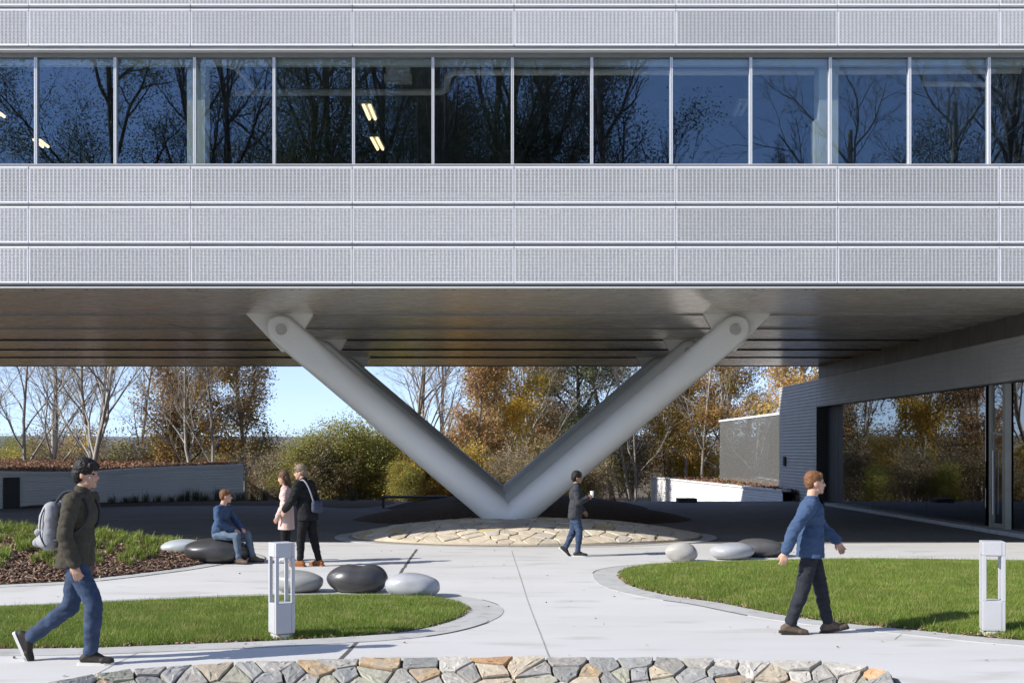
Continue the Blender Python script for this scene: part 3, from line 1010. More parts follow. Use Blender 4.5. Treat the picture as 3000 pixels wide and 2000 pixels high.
# soffit panels
mb = MB(); mb.box(BX0, YF + .02, ZS + .03, BX1, YB, ZS + .055)
link('soffit_void', mb.mesh('soffit_void', M['dark_gap_and_shade']), bld, -bld.location)
sy = [YF + .14, YF + .62, 27.5, 30.7, 33.9, 37.2, 40.3, YB]
for j in range(len(sy) - 1):
    g = 0.012 if j else 0.004
    for x0, x1 in ((BX0, -8.2), (-8.2 + .006, 4.5), (4.5 + .006, 17.0), (17.006, BX1)):
        o = bpart('soffit_panel', M['soffit_metal'], x0, sy[j] + g, ZS + .006, x1, sy[j + 1] - g, ZS + .028)
        o.rotation_euler = (R(random.uniform(-.10, .10)), R(random.uniform(-.05, .05)), 0)
for j in range(2, len(sy) - 1):
    bpart('soffit_joint', M['reveal_metal'] if j < 4 else M['dark_gap_and_shade'], BX0, sy[j] - .009, ZS - .030, BX1, sy[j] + .009, ZS + .03)  # front joints lighter, rear ones near-black: deeper shade put into the material
mb = MB()                                                       # drain slots near the front edge
for k in range(-10, 20):
    for dx in (0, .16):
        x = fx(seam0 + 152.6 * k) + dx
        mb.box(x - .02, YF + .30, ZS + .001, x + .02, YF + .33, ZS + .008)
kind(link('drain_slots', mb.mesh('drain_slots', M['dark_gap_and_shade']), bld, -bld.location), 'stuff')
bpart('rear_drip_edge', M['reveal_metal'], BX0, YB + .002, ZS - .02, BX1, YB + .06, ZS + .35)

# ================================================================== V COLUMNS
def v_column(yc, label):
    xb, xl, xr = 0.40, -4.93, 5.72
    zp, zb = E + 348 * 27.5 / F, E - 212 * 27.5 / F
    root = empty('v_column', (xb, yc, 0.0))
    tag(root, label, 'column', 'v columns carrying the building')
    r = 0.355
    # centre line: left pin -> bend -> right pin
    Lp, Bp, Rp = Vector((xl - xb, 0, zp)), Vector((0, 0, zb)), Vector((xr - xb, 0, zp))
    path, info = [], []
    def arm(Pn, end):
        d = (Bp - Pn)
        Ltot = d.length
        u = d.normalized()
        out = []
        for s_ in [-1, -.97, -.9, -.8, -.66, -.5, -.3, -.1]:
            out.append((Pn + u * (s_ * r), u, ('end', s_)))
        for s_ in (0.0, .3, .6, .9, 1.2, 1.5, 2.0, 2.6, 3.4, 4.2, 5.0, 5.6):
            if s_ < Ltot - .55:
                out.append((Pn + u * s_, u, ('arm', s_)))
        return out, u, Ltot
    la, ul, Ll = arm(Lp, 0)
    ra, ur, Lr = arm(Rp, 0)
    seq = [(p, u, k) for p, u, k in la]
    # bend
    q0, q1 = Bp - ul * .34, Bp - ur * .34
    for t in np.linspace(0, 1, 9):
        p = q0 * (1 - t) ** 2 + Bp * (2 * t * (1 - t)) + q1 * t ** 2
        u = ((Bp - q0) * (1 - t) + (q1 - Bp) * t).normalized()
        seq.append((p, u, ('arm', 9)))
    seq += [(p, -u, k) for p, u, k in reversed(ra)]
    rings = []
    NP = 32
    for p, u, (k, s_) in seq:
        side = Vector((0, 1, 0)).cross(u).normalized()          # in the plane of the V
        if k == 'end':
            w, dp, ex = r * math.sqrt(max(0.0005, 1 - s_ * s_)), .27, 5.0
        else:
            t = float(sstep((s_ - .35) / 1.5))
            w, dp, ex = r, .27 + (r - .27) * t, 5.0 + (2.0 - 5.0) * t
        ring_ = []
        for i in range(NP):
            a = 2 * math.pi * i / NP
            ca, sa = math.cos(a), math.sin(a)
            cx_, cy_ = math.copysign(abs(ca) ** (2 / ex), ca), math.copysign(abs(sa) ** (2 / ex), sa)
            ring_.append(p + side * (w * cx_) + Vector((0, dp * cy_, 0)))
        rings.append(ring_)
    mb = MB(); mb.rings(rings)
    o = link('strut', mb.mesh('strut', M['column_paint'], True), root)
    zs = ZS + .012
    for Pn, sg in ((Lp, -1), (Rp, 1)):
        # gusset plate bolted to the soffit, the arm's end grips it
        a, b_ = Pn.x + sg * .88, Pn.x - sg * .72
        poly = [(a, zs), (Pn.x + sg * .02, Pn.z - .52), (Pn.x - sg * .32, Pn.z - .38), (b_ + sg * .22, Pn.z + .02), (b_, zs)]
        if sg > 0:
            poly = poly[::-1]
        mb = MB(); mb.prism(poly, 'y', -.09, .09)
        bev(link('gusset_plate', mb.mesh('gusset_plate', M['column_paint']), root), .008)
        for fy in (-1, 1):
            def disc(rr, y0, y1, name, mat):
                mb = MB()
                mb.prism([(Pn.x + rr * math.cos(2 * math.pi * i / 28), Pn.z + rr * math.sin(2 * math.pi * i / 28)) for i in range(28)], 'y', min(y0, y1), max(y0, y1))
                return bev(link(name, mb.mesh(name, mat), root), .006)
            disc(.185, fy * .26, fy * .283, 'pin_collar', M['column_paint'])
            disc(.135, fy * .2835, fy * .300, 'pin', M['pin_steel'])
    return root
v_column(27.5, 'front V-shaped column of pale grey steel tubes rising from the stone mound')
v_column(33.9, 'middle V-shaped steel column directly behind the front one')
v_column(40.3, 'rearmost V-shaped steel column, mostly hidden by the two before it')

# ================================================================== GLASS PAVILION ON THE RIGHT
XW = 12.47
pav = empty('glass_pavilion', (XW, 40, 0))
tag(pav, 'dark glazed ground-floor building with ribbed metal band under the bridge, right side', 'building')
def ppart(name, mat, *a, b=0):
    o = boxo(name, mat, pav, *a, b)
    o.location -= pav.location
    return o
def ribs(name, poly, z0, z1, mat, parent, pitch=.13, depth=.022, top=None):
    """horizontally ribbed cladding along a plan polyline; outside is on the left of the walking direction"""
    poly = [np.array(p, float) for p in poly]
    n = len(poly)
    norms = []
    for i in range(n):
        t = poly[min(i + 1, n - 1)] - poly[max(i - 1, 0)]
        t = t / np.linalg.norm(t)
        norms.append(np.array((-t[1], t[0])))
    prof = []
    k = max(2, int(round((z1 - z0) / pitch)))
    for j in range(k):
        for f, dd in ((0, 0), (.36, 0), (.46, 1), (.86, 1), (.99, 0)):
            prof.append(((j + f) / k, dd * depth))
    prof.append((1.0, 0))
    mb = MB()
    for i in range(n):
        zt = top[i] if top is not None else z1
        for f, dd in prof:
            q = poly[i] + norms[i] * dd
            mb.v.append((q[0], q[1], z0 + (zt - z0) * f))
    m_ = len(prof)
    for i in range(n - 1):
        for j in range(m_ - 1):
            a = i * m_ + j
            mb.f.append((a, a + m_, a + m_ + 1, a + 1)); mb.mi.append(0)
    me = mb.mesh(name, mat)
    if parent is not None:
        me.transform(Matrix.Translation(-Vector(parent.location)))
    return link(name, me, parent)
yA, yR, yC, yE, yN = 41.7, 44.5, 44.3, 50.2, 20.0
zF, zG = 4.73, 3.70
k = 0
y = yC
while y > yN:
    ppart('fascia_panel', M['fascia_dark'], XW + .01, y - 1.077 + .014, zF + .004, XW + .06, y, ZS + .004)
    y -= 1.077
ppart('fascia_backing', M['dark_gap_and_shade'], XW + .065, yN, zF, XW + .2, yC, ZS - .001)
for y0, y1 in ((yN, 29.0), (29.01, 36.0), (36.01, yR)):
    ribs('ribbed_band', [(XW, y0), (XW, y1)], zG, zF, M['corrugated_grey'], pav)
ribs('ribbed_wall', [(XW, yR + .01), (XW, yE)], -1.9, zF, M['corrugated_grey'], pav)
ppart('end_wall', M['corrugated_grey'], XW + .005, yE, -1.9, XW + 9, yE + .12, zF)
ppart('wall_core', M['door_dark'], XW + .03, yR + .02, -1.9, XW + .6, yE, zF - .05)
ppart('roof', M['reveal_metal'], XW + .03, yN, zF - .12, XW + 12, yE, zF - .002)
ppart('band_soffit', M['fascia_dark'], XW - .001, yN, zG - .03, XW + .30, yR, zG - .002)
# recessed dark door bay
ppart('recess_panel', M['door_dark'], XW + .42, yA + .02, 0, XW + .5, 43.1, zG - .03)
ppart('recess_panel', M['door_dark'], XW + .42, 43.13, 0, XW + .5, yR, zG - .03)
ppart('recess_jamb', M['door_dark'], XW + .16, yA - .06, 0, XW + .42, yA + .02, zG - .03)
ppart('recess_jamb', M['door_dark'], XW + .02, yR - .001, 0, XW + .42, yR + .04, zG - .03)
# glazing
XGL = XW + .15
y = yA - .06
gi = 0
while y > yN:
    y1 = y - .80
    if not (28.1 < (y + y1) / 2 < 29.5):
        o = ppart('glass_pane', M['pavilion_glass'], XGL - .008, y1 + .008, .10, XGL + .008, y, zG - .03)
        o.rotation_euler = (0, R(random.uniform(-.12, .12)), R(random.uniform(-.22, .22)))
    y = y1
for yy in (29.26, 28.47):
    ppart('door_post', M['frame_bronze'], XGL - .05, yy - .075, .10, XGL + .10, yy + .075, zG - .031)
door = ppart('door', M['pavilion_glass'], XGL - .006, 28.56, .11, XGL + .006, 29.17, 2.45)
mb = MB()
mb.box(-.03, -.305, 1.14, .03, .305, 1.20); mb.box(-.03, -.305, -1.17, .03, .305, -1.07); mb.box(-.03, -.305, -1.07, .03, -.25, 1.14); mb.box(-.03, .25, -1.07, .03, .305, 1.14)
link('door_frame', mb.mesh('door_frame', M['frame_bronze']), door)
mb = MB(); mb.tube([(-.07, .19, -.85), (-.07, .19, .75)], .014, 8)
link('pull_handle', mb.mesh('pull_handle', M['mullion_metal']), door)
ppart('glass_pane', M['pavilion_glass'], XGL - .006, 28.56, 2.50, XGL + .006, 29.17, zG - .031)
ppart('threshold_kerb', M['kerb_concrete'], XW - .25, yN, -.005, XW + .22, yA + .9, .10, b=.01)
ppart('interior_back_wall', M['interior_dark'], XW + 5, yN, 0, XW + 5.1, yR, zF - .13)
ppart('interior_floor', M['interior_dark'], XW + .23, yN, .0, XW + 5, yR, .08)
ppart('wall_lamp', M['black_steel'], XW - .10, 49.0, 1.35, XW - .024, 49.3, 1.75, b=.01)

# glass wing beyond the pavilion, with a white coping
wing = empty('glass_wing', (12.9, 57, -.1))
tag(wing, 'mirror-glazed wing with thin white coping standing beyond the ribbed corner', 'building')
def wpart(name, mat, *a, b=0):
    o = boxo(name, mat, wing, *a, b)
    o.location -= wing.location
    return o
y = 65.5
while y > 50.5:
    o = wpart('glass_pane', M['wing_glass'], 12.88, y - 1.49, -.3, 12.90, y, 3.60)
    o.rotation_euler = (0, 0, R(random.uniform(-.15, .15)))
    y -= 1.5
wpart('core', M['interior_dark'], 12.96, 50.4, -1.9, 19, 65.48, 3.60)
wpart('coping', M['white_cap'], 12.84, 50.4, 3.602, 19, 65.6, 3.70)
wpart('plinth', M['kerb_concrete'], 12.86, 50.4, -1.9, 12.95, 65.5, -.302)

# white retaining wall running towards the pavilion, with a planted roof behind it
ww = empty('white_retaining_wall', (10, 60, -1.5))
tag(ww, 'bright white ribbed low wall right of the columns, half in shade', 'wall')
A, B, zt = (469 * 70 / F, 70.0), (XW - .7, 46.9), .34
ribs('ribbed_cladding', [B, A], -1.9, zt, M['corrugated_white'], ww, pitch=.11, depth=.010)
def quadz(name, mat, pts, parent):
    mb = MB(); mb.face(pts)
    me = mb.mesh(name, mat)
    me.transform(Matrix.Translation(-Vector(parent.location)))
    return link(name, me, parent)
mb = MB()
dA = np.array(B) - np.array(A); dA /= np.linalg.norm(dA); nA = np.array((-dA[1], dA[0]))
if nA[0] > 0: nA = -nA
p = [np.array(A) + nA * .06, np.array(B) + nA * .06, np.array(B) - nA * .34, np.array(A) - nA * .34]
mb.prism([tuple(q) for q in p], 'z', zt + .002, zt + .07)
me = mb.mesh('coping', M['white_cap']); me.transform(Matrix.Translation(-Vector(ww.location)))
link('coping', me, ww)
mb = MB(); mb.prism([A, (22, 70), (22, 70.2), (A[0], 70.2)], 'z', -1.9, zt)
me = mb.mesh('end_wall', M['corrugated_white']); me.transform(Matrix.Translation(-Vector(ww.location)))
link('end_wall', me, ww)
roofq = np.array([A, (22, 70), (22, 46.9), B])
o = sheet('planted_roof', roofq, lambda q: 0 * q[:, 0] + zt - .03, M['soil'], 1.5)
o.parent = ww; o.location = -ww.location

# low curved building on the left with a planted roof
lw = empty('low_curved_building', (-12, 43, 0))
tag(lw, 'low curved ribbed grey building with white coping and russet planted roof', 'building')
st = [(-500, 37.0, 1384), (-220, 38.9, 1381), (0, 40.4, 1380), (206, 42.3, 1381), (320, 43.3, 1377), (413, 44.1, 1370), (550, 44.9, 1364), (712, 45.6, 1359)]
pl = [np.array(((a - CX) * d / F, d)) for a, d, yy in st]
tp = [E + (HY - yy) * d / F for a, d, yy in st]
pl_s = spline(pl, 6); tp_s = spline([(t, 0) for t in tp], 6)[:, 0]
ribs('ribbed_cladding', pl_s[::-1], -.05, 1.4, M['corrugated_pale'], lw, pitch=.12, depth=.02, top=tp_s[::-1] - .13)
mb = MB()
for i in range(len(pl_s) - 1):
    a, b_ = pl_s[i], pl_s[i + 1]
    t = (b_ - a) / np.linalg.norm(b_ - a); n_ = np.array((t[1], -t[0]))
    for q in ([(a + n_ * .05, tp_s[i] - .13), (b_ + n_ * .05, tp_s[i + 1] - .13), (b_ + n_ * .05, tp_s[i + 1]), (a + n_ * .05, tp_s[i])],
              [(a + n_ * .05, tp_s[i]), (b_ + n_ * .05, tp_s[i + 1]), (b_ - n_ * .35, tp_s[i + 1]), (a - n_ * .35, tp_s[i])]):
        mb.face([(v[0], v[1], z) for v, z in q])
me = mb.mesh('coping', M['white_cap']); me.transform(Matrix.Translation(-Vector(lw.location)))
link('coping', me, lw)
e0 = pl_s[-1]
mb = MB(); mb.prism([(e0[0] + .02, e0[1] + .002), (e0[0] - 4.2, 58), (e0[0] - 4.4, 58), (e0[0] - .14, e0[1] + .002)], 'z', -1.9, tp_s[-1])
me = mb.mesh('end_wall', M['corrugated_white']); me.transform(Matrix.Translation(-Vector(lw.location)))
link('end_wall', me, lw)
roof_l = np.array([tuple(p + np.array((0, .3))) for p in pl_s] + [(e0[0] - 4.4, 58.5), (-22, 66), (-34, 66), (-34, 38)])
def zroof(q):
    return np.interp(q[:, 0], pl_s[:, 0], tp_s) - .07 + np.clip((q[:, 1] - 46) * .010, 0, .18)
o = sheet('planted_roof', roof_l, zroof, M['soil'], 1.0)
o.parent = lw; o.location = -lw.location
# dark door in the curved wall
ia, ib = np.array(((9 - CX) * 40.4 / F, 40.42)), np.array(((55 - CX) * 40.8 / F, 40.86))
t = (ib - ia) / np.linalg.norm(ib - ia); n_ = np.array((t[1], -t[0]))
mb = MB(); mb.prism([tuple(ia + n_ * .03), tuple(ib + n_ * .03), tuple(ib - n_ * .2), tuple(ia - n_ * .2)], 'z', -.01, 1.07)
me = mb.mesh('door', M['door_dark']); me.transform(Matrix.Translation(-Vector(lw.location)))
link('door', me, lw)

# small things at the far edge of the road
b = empty('metal_bench', (0, 40.9, 0)); b.location.x = (1215 - CX) * 40.9 / F
tag(b, 'thin black metal bench frame behind the left arm of the front column', 'bench')
mb = MB(); mb.box(-1.14, -.2, .34, 1.14, .2, .42); bev(link('seat', mb.mesh('seat', M['black_steel']), b), .006)
for sx in (-1.1, 1.1):
    mb = MB(); mb.box(sx - .035, -.18, -.01, sx + .035, .18, .339); link('leg', mb.mesh('leg', M['black_steel']), b)
o = link('concrete_block', None)
bpy.data.objects.remove(o)
blk = boxo('concrete_block', M['door_dark'], None, (1985 - CX) * 45.2 / F, 45.0, -.02, (2040 - CX) * 45.2 / F, 45.6, .15, b=.015)
tag(blk, 'small dark concrete block at the far road edge before the white wall', 'block')
rail = empty('handrail', (11.6, 46.6, 0))
tag(rail, 'thin dark sloping handrail at the foot of the ribbed corner wall', 'railing')
pr = [P(2312, 1482, 46.8), P(2345, 1412, 47.6), P(2362, 1408, 48.2)]
mb = MB(); mb.tube([q - rail.location for q in pr], .025, 8); link('rail', mb.mesh('rail', M['black_steel'], True), rail)
for q, w_ in ((pr[0].lerp(pr[1], .45), 1), (pr[1], 1)):
    mb = MB(); mb.tube([q - rail.location, Vector((q.x, q.y, -.3)) - rail.location], .02, 8); link('post', mb.mesh('post', M['black_steel'], True), rail)

# ================================================================== PEBBLE SEATS
def pebble(px0, px1, ytop, ybot, mat, label, depth=None, seed=0, dent=0.0, lean=0.0, zb=0.0):
    d0 = gd(ybot) if not zb else (E - zb) * F / (ybot - HY)
    w = (px1 - px0) * d0 / F
    h = (ybot - ytop) * d0 / F * 1.04
    dp = depth or w * .8
    yc = d0 + dp * .30
    xc = ((px0 + px1) / 2 - CX) * yc / F
    w *= yc / d0
    z0 = float(gz(yc)) + zb
    mb = MB()
    nu, nv = 40, 22
    rs = []
    for j in range(1, nv):
        a = -math.pi / 2 + math.pi * j / nv
        r_ = []
        for i in range(nu):
            b_ = 2 * math.pi * i / nu
            ca = abs(math.cos(a)) ** .86
            v = Vector((ca * math.cos(b_), ca * math.sin(b_), math.copysign(abs(math.sin(a)) ** .92, math.sin(a))))
            k = 1 + .10 * noise.noise(v * .8 + Vector((seed * 3.1, 0, seed))) + .05 * noise.noise(v * 1.6 + Vector((0, seed, 0)))
            q = Vector((v.x * w / 2 * k, v.y * dp / 2 * k, v.z * h / 2 * (1 + .12 * noise.noise(Vector((v.x * .9 + seed, v.y, 2))))))
            q.z += lean * v.x * h * .5 * (0.6 + .4 * v.z)
            if dent and v.z > 0:
                q.z -= dent * h * math.exp(-((v.x - .05) / .28) ** 2) * v.z
            r_.append(q + Vector((0, 0, h * .47)))
        rs.append(r_)
    mb.rings(rs)
    o = link('pebble_seat', mb.mesh('pebble_seat', mat, True), None, (xc, yc, z0 - .01))
    return tag(o, label, 'seat', 'pebble shaped seats')
pebble(468, 600, 1581, 1629, M['pebble_pale'], 'pale blue-grey pebble seat left of the seated man, half behind a black one', seed=1, zb=.07)
pebble(542, 738, 1578, 1651, M['pebble_black'], 'black pebble seat that the man in the blue sweater sits on', seed=2)
pebble(575, 660, 1576, 1618, M['pebble_pale'], 'pale pebble seat peeping out behind the black one under the seated man', seed=3, zb=.12)
pebble(800, 948, 1673, 1737, M['pebble_grey'], 'warm grey pebble seat partly hidden by the left bollard', seed=4, lean=-.18)
pebble(960, 1139, 1652, 1738, M['pebble_black'], 'large black pebble seat on the lawn between a grey and a silver one', seed=5, dent=.10)
pebble(1131, 1290, 1681, 1753, M['pebble_silver'], 'silver pebble seat at the right end of the lawn row of three', seed=6, lean=-.10)
pebble(1948, 2044, 1588, 1646, M['pebble_beige'], 'egg-shaped beige pebble seat at the left end of the right-hand lawn', seed=7)
pebble(2079, 2209, 1590, 1640, M['pebble_silver'], 'flat silver pebble seat between the beige and the dark one', seed=8)
pebble(2152, 2300, 1579, 1632, M['pebble_dark'], 'dark pebble seat behind the walking man in the blue sweater', seed=9)

# ================================================================== BOLLARDS
def bollard(px, ybase, ytop, wpx, rot, label):
    d = gd(ybase)
    k = d / F
    x, z0 = (px - CX) * k, float(gz(d))
    H, w = (ybase - ytop) * k, wpx * k
    root = empty('light_bollard', (x, d + .1, z0), rot)
    tag(root, label, 'bollard', 'light bollards')
    a = w / 2
    mb = MB(); mb.prism([((a * 1.12) * math.cos(2 * math.pi * i / 24), (a * 1.12) * math.sin(2 * math.pi * i / 24)) for i in range(24)], 'z', -.02, .055)
    bev(link('footing', mb.mesh('footing', M['concrete']), root), .012)
    z1, z2 = .06, H
    zl, zu = .06 + (H - .06) * .335, .06 + (H - .06) * .845
    mb = MB(); mb.box(-a, -a, z1, a, a, zl); bev(link('lower_box', mb.mesh('lower_box', M['bollard_paint']), root), .006)
    mb = MB(); mb.box(-a, -a, zu, a, a, z2); up = bev(link('lamp_head', mb.mesh('lamp_head', M['bollard_paint']), root), .006)
    mb = MB(); mb.box(-a * .6, -a * .6, zu - .012, a * .6, a * .6, zu - .001); link('lamp_lens', mb.mesh('lamp_lens', M['white_cap']), up)
    pw = w * .17
    for sx in (-1, 1):
        for sy_ in (-1, 1):
            x0, y0 = sx * (a - pw / 2), sy_ * (a - pw / 2)
            mb = MB(); mb.box(x0 - pw / 2, y0 - pw / 2, zl + .001, x0 + pw / 2, y0 + pw / 2, zu - .001)
            bev(link('post', mb.mesh('post', M['bollard_paint']), root), .003)
    for sx, sy_ in ((-1, 0), (0, -1), (1, 0)):                       # shadow-gap seams on the boxes
        for (za, zb_) in ((z1 + .004, zl - .004), (zu + .004, z2 - .008)):
            mb = MB()
            e = a - pw
            if sx:
                mb.box(sx * a - .0012, -e - .002, za, sx * a + .0012, -e + .002, zb_)
            else:
                mb.box(e - .002, sy_ * a - .0012, za, e + .002, sy_ * a + .0012, zb_)
            link('seam', mb.mesh('seam', M['reveal_metal']), root)
    return root
bollard(820, 1873, 1590, 60, R(32), 'white metal light bollard at the edge of the left lawn island')
bollard(2919, 1864, 1586, 63, R(-14), 'white metal light bollard at the right picture edge by the lawn')

# ================================================================== PEOPLE
def skinmat(name, c):
    m = pmat(name, c, tuple(v * 1.08 for v in c), 30, 0.5, spec=0.35)
    b = m.node_tree.nodes['Principled BSDF']
    b.inputs['Subsurface Weight'].default_value = 0.12
    b.inputs['Subsurface Radius'].default_value = (0.012, 0.005, 0.003)
    return m
skinmat('skin_a', (0.42, 0.25, 0.18)); skinmat('skin_b', (0.52, 0.31, 0.22)); skinmat('skin_c', (0.33, 0.19, 0.13))
def cloth(name, c, k=1.35, rough=0.85, sc=18):
    return pmat(name, c, tuple(v * k for v in c), sc, rough, bump=0.15, bscale=220, spec=0.2)
cloth('hair_black', (0.012, 0.010, 0.009), 1.6, .5, 40); cloth('hair_ginger', (0.125, 0.058, 0.028), 1.5, .55, 40); cloth('hair_brown', (0.085, 0.05, 0.03), 1.6, .55, 40); cloth('hair_fair', (0.17, 0.125, 0.085), 1.5, .55, 40)
cloth('jacket_olive', (0.045, 0.040, 0.030)); cloth('jacket_black', (0.012, 0.012, 0.013)); cloth('jacket_grey', (0.035, 0.036, 0.040)); cloth('sweater_blue', (0.040, 0.068, 0.128)); cloth('coat_pink', (0.56, 0.40, 0.36), 1.1)
cloth('jeans_blue', (0.028, 0.042, 0.075), 1.9, .9, 6); cloth('jeans_faded', (0.085, 0.115, 0.155), 1.5, .9, 6); cloth('trousers_dark', (0.020, 0.022, 0.028)); cloth('leggings_black', (0.010, 0.010, 0.011))
cloth('shoe_brown', (0.24, 0.095, 0.035), 1.2, .5); cloth('shoe_dark', (0.030, 0.026, 0.023), 1.3, .55); cloth('shoe_white', (0.55, 0.55, 0.56), 1.1, .6); cloth('shoe_taupe', (0.10, 0.075, 0.055), 1.2, .6)
pmat('sole_white', (0.62, 0.61, 0.58), None, rough=.7)
cloth('backpack_grey', (0.27, 0.275, 0.29), 1.15); cloth('bag_navy', (0.05, 0.06, 0.09)); pmat('paper_white', (0.72, 0.72, 0.70), None, rough=.6)
pmat('eye_dark', (0.012, 0.010, 0.010), None, rough=.2); pmat('lip', (0.30, 0.13, 0.11), None, rough=.5)

WORK = bpy.data.scenes.new('work')
def add_cap(mb, p0, r0, p1, r1, n=14):
    p0, p1 = Vector(p0), Vector(p1)
    d = p1 - p0
    if d.length < 1e-5:
        d = Vector((0, 0, 1e-4)); p1 = p0 + d
    u = d.normalized()
    a = u.orthogonal().normalized(); b = u.cross(a)
    rs = []
    for c, r, fs in ((p0, r0, (-.995, -.85, -.5, 0)), (p1, r1, (0, .5, .85, .995))):
        for f in fs:
            q = math.sqrt(1 - f * f) * r
            rs.append([c + u * (f * r) + a * (q * math.cos(2 * math.pi * i / n)) + b * (q * math.sin(2 * math.pi * i / n)) for i in range(n)])
    mb.rings(rs)
def add_ell(mb, c, rr, fr):
    f, l, u = fr
    c = Vector(c)
    rs = []
    for j in range(1, 14):
        a = -math.pi / 2 + math.pi * j / 14
        rs.append([c + f * (rr[0] * math.cos(a) * math.cos(2 * math.pi * i / 20)) + l * (rr[1] * math.cos(a) * math.sin(2 * math.pi * i / 20)) + u * (rr[2] * math.sin(a)) for i in range(20)])
    mb.rings(rs)
def blob(prims, mat, name, voxel=.011, smooth=4, wrinkle=0.0, seed=0, infl=0.0, wscale=9, zmin=None):
    mb = MB()
    for p in prims:
        if p[0] == 'c':
            add_cap(mb, p[1], p[2] + infl, p[3], p[4] + infl)
        else:
            add_ell(mb, p[1], tuple(v + infl for v in p[2]), p[3])
    me = mb.mesh(name, mat, True)
    bm = bmesh.new(); bm.from_mesh(me); bmesh.ops.recalc_face_normals(bm, faces=bm.faces); bm.to_mesh(me); bm.free()
    o = bpy.data.objects.new(name, me)
    WORK.collection.objects.link(o)
    md = o.modifiers.new('r', 'REMESH'); md.mode = 'VOXEL'; md.voxel_size = voxel; md.use_smooth_shade = True
    if smooth:
        ms = o.modifiers.new('s', 'SMOOTH'); ms.iterations = smooth; ms.factor = .5
    vl = WORK.view_layers[0]
    vl.update()
    dg = vl.depsgraph
    me2 = bpy.data.meshes.new_from_object(o.evaluated_get(dg))
    bpy.data.objects.remove(o)
    me2.name = name
    if zmin is not None:
        for v in me2.vertices:
            if v.co.z < zmin:
                v.co.z = zmin + (v.co.z - zmin) * .02
    if wrinkle:
        nv = len(me2.vertices)
        co = np.empty(nv * 3, np.float32); no = np.empty(nv * 3, np.float32)
        me2.vertices.foreach_get('co', co); me2.vertices.foreach_get('normal', no)
        co = co.reshape(-1, 3); no = no.reshape(-1, 3)
        k = np.array([noise.noise((x * wscale, y * wscale, z * wscale * 1.9 + seed)) + .5 * noise.noise((x * wscale * 2.3 + seed, y * wscale * 2, z * wscale * 3.5)) - .9 * max(0., .55 - 2.2 * abs(noise.noise((x * wscale * .8 + 3 + seed, y * wscale * .7, z * wscale * 1.7 + x * 6)))) for x, y, z in co.tolist()])
        co = co + no * (wrinkle * k)[:, None].astype(np.float32)
        me2.vertices.foreach_set('co', co.ravel())
    if not me2.materials:
        me2.materials.append(mat)
    me2.polygons.foreach_set('use_smooth', [True] * len(me2.polygons))
    me2.update()
    return me2
V3 = lambda *a: Vector(a)
def hand(w, f, pn, side, curl, grip=0.0):
    """palm and five separate fingers; w wrist, f finger direction, pn palm normal, side -> thumb side"""
    f = Vector(f).normalized(); pn = Vector(pn); pn = (pn - f * pn.dot(f)).normalized(); s_ = f.cross(pn).normalized() * side
    out = []
    w = Vector(w)
    ends = []
    for i, off in enumerate((.030, .010, -.010, -.029)):
        k0 = w + f * .012 + s_ * off * .55
        k1 = w + f * (.088 - .005 * abs(i - 1)) + s_ * off
        out.append(('c', k0, .015, k1, .0125))
        ends.append(k1)
    out.append(('c', w - f * .02, .026, w + f * .03, .024))
    for i, (k1, L_) in enumerate(zip(ends, (.072, .080, .074, .058))):
        d = f.copy(); p = k1
        for j, (fr, r0, r1) in enumerate(((.45, .0105, .0098), (.32, .0096, .009), (.25, .009, .0078))):
            ang = curl * (0.7, 1.0, .8)[j] * (1 + .12 * i)
            d = (d * math.cos(ang) + pn * math.sin(ang)).normalized() if j == 0 else (d * math.cos(ang) + (pn - d * pn.dot(d)).normalized() * math.sin(ang)).normalized()
            q = p + d * (L_ * fr) + s_ * (.004 * (1.5 - i)) * (1 if j == 0 else .3)
            out.append(('c', p, r0, q, r1)); p = q
    t0 = w + f * .022 + s_ * .026
    t1 = t0 + (f * .65 + s_ * .55 + pn * .35).normalized() * .042
    t2 = t1 + (f * .85 + s_ * .15 + pn * .45).normalized() * .032
    out += [('c', w + f * .01 + s_ * .012, .016, t0, .0145), ('c', t0, .0135, t1, .0115), ('c', t1, .0112, t2, .0092)]
    return out

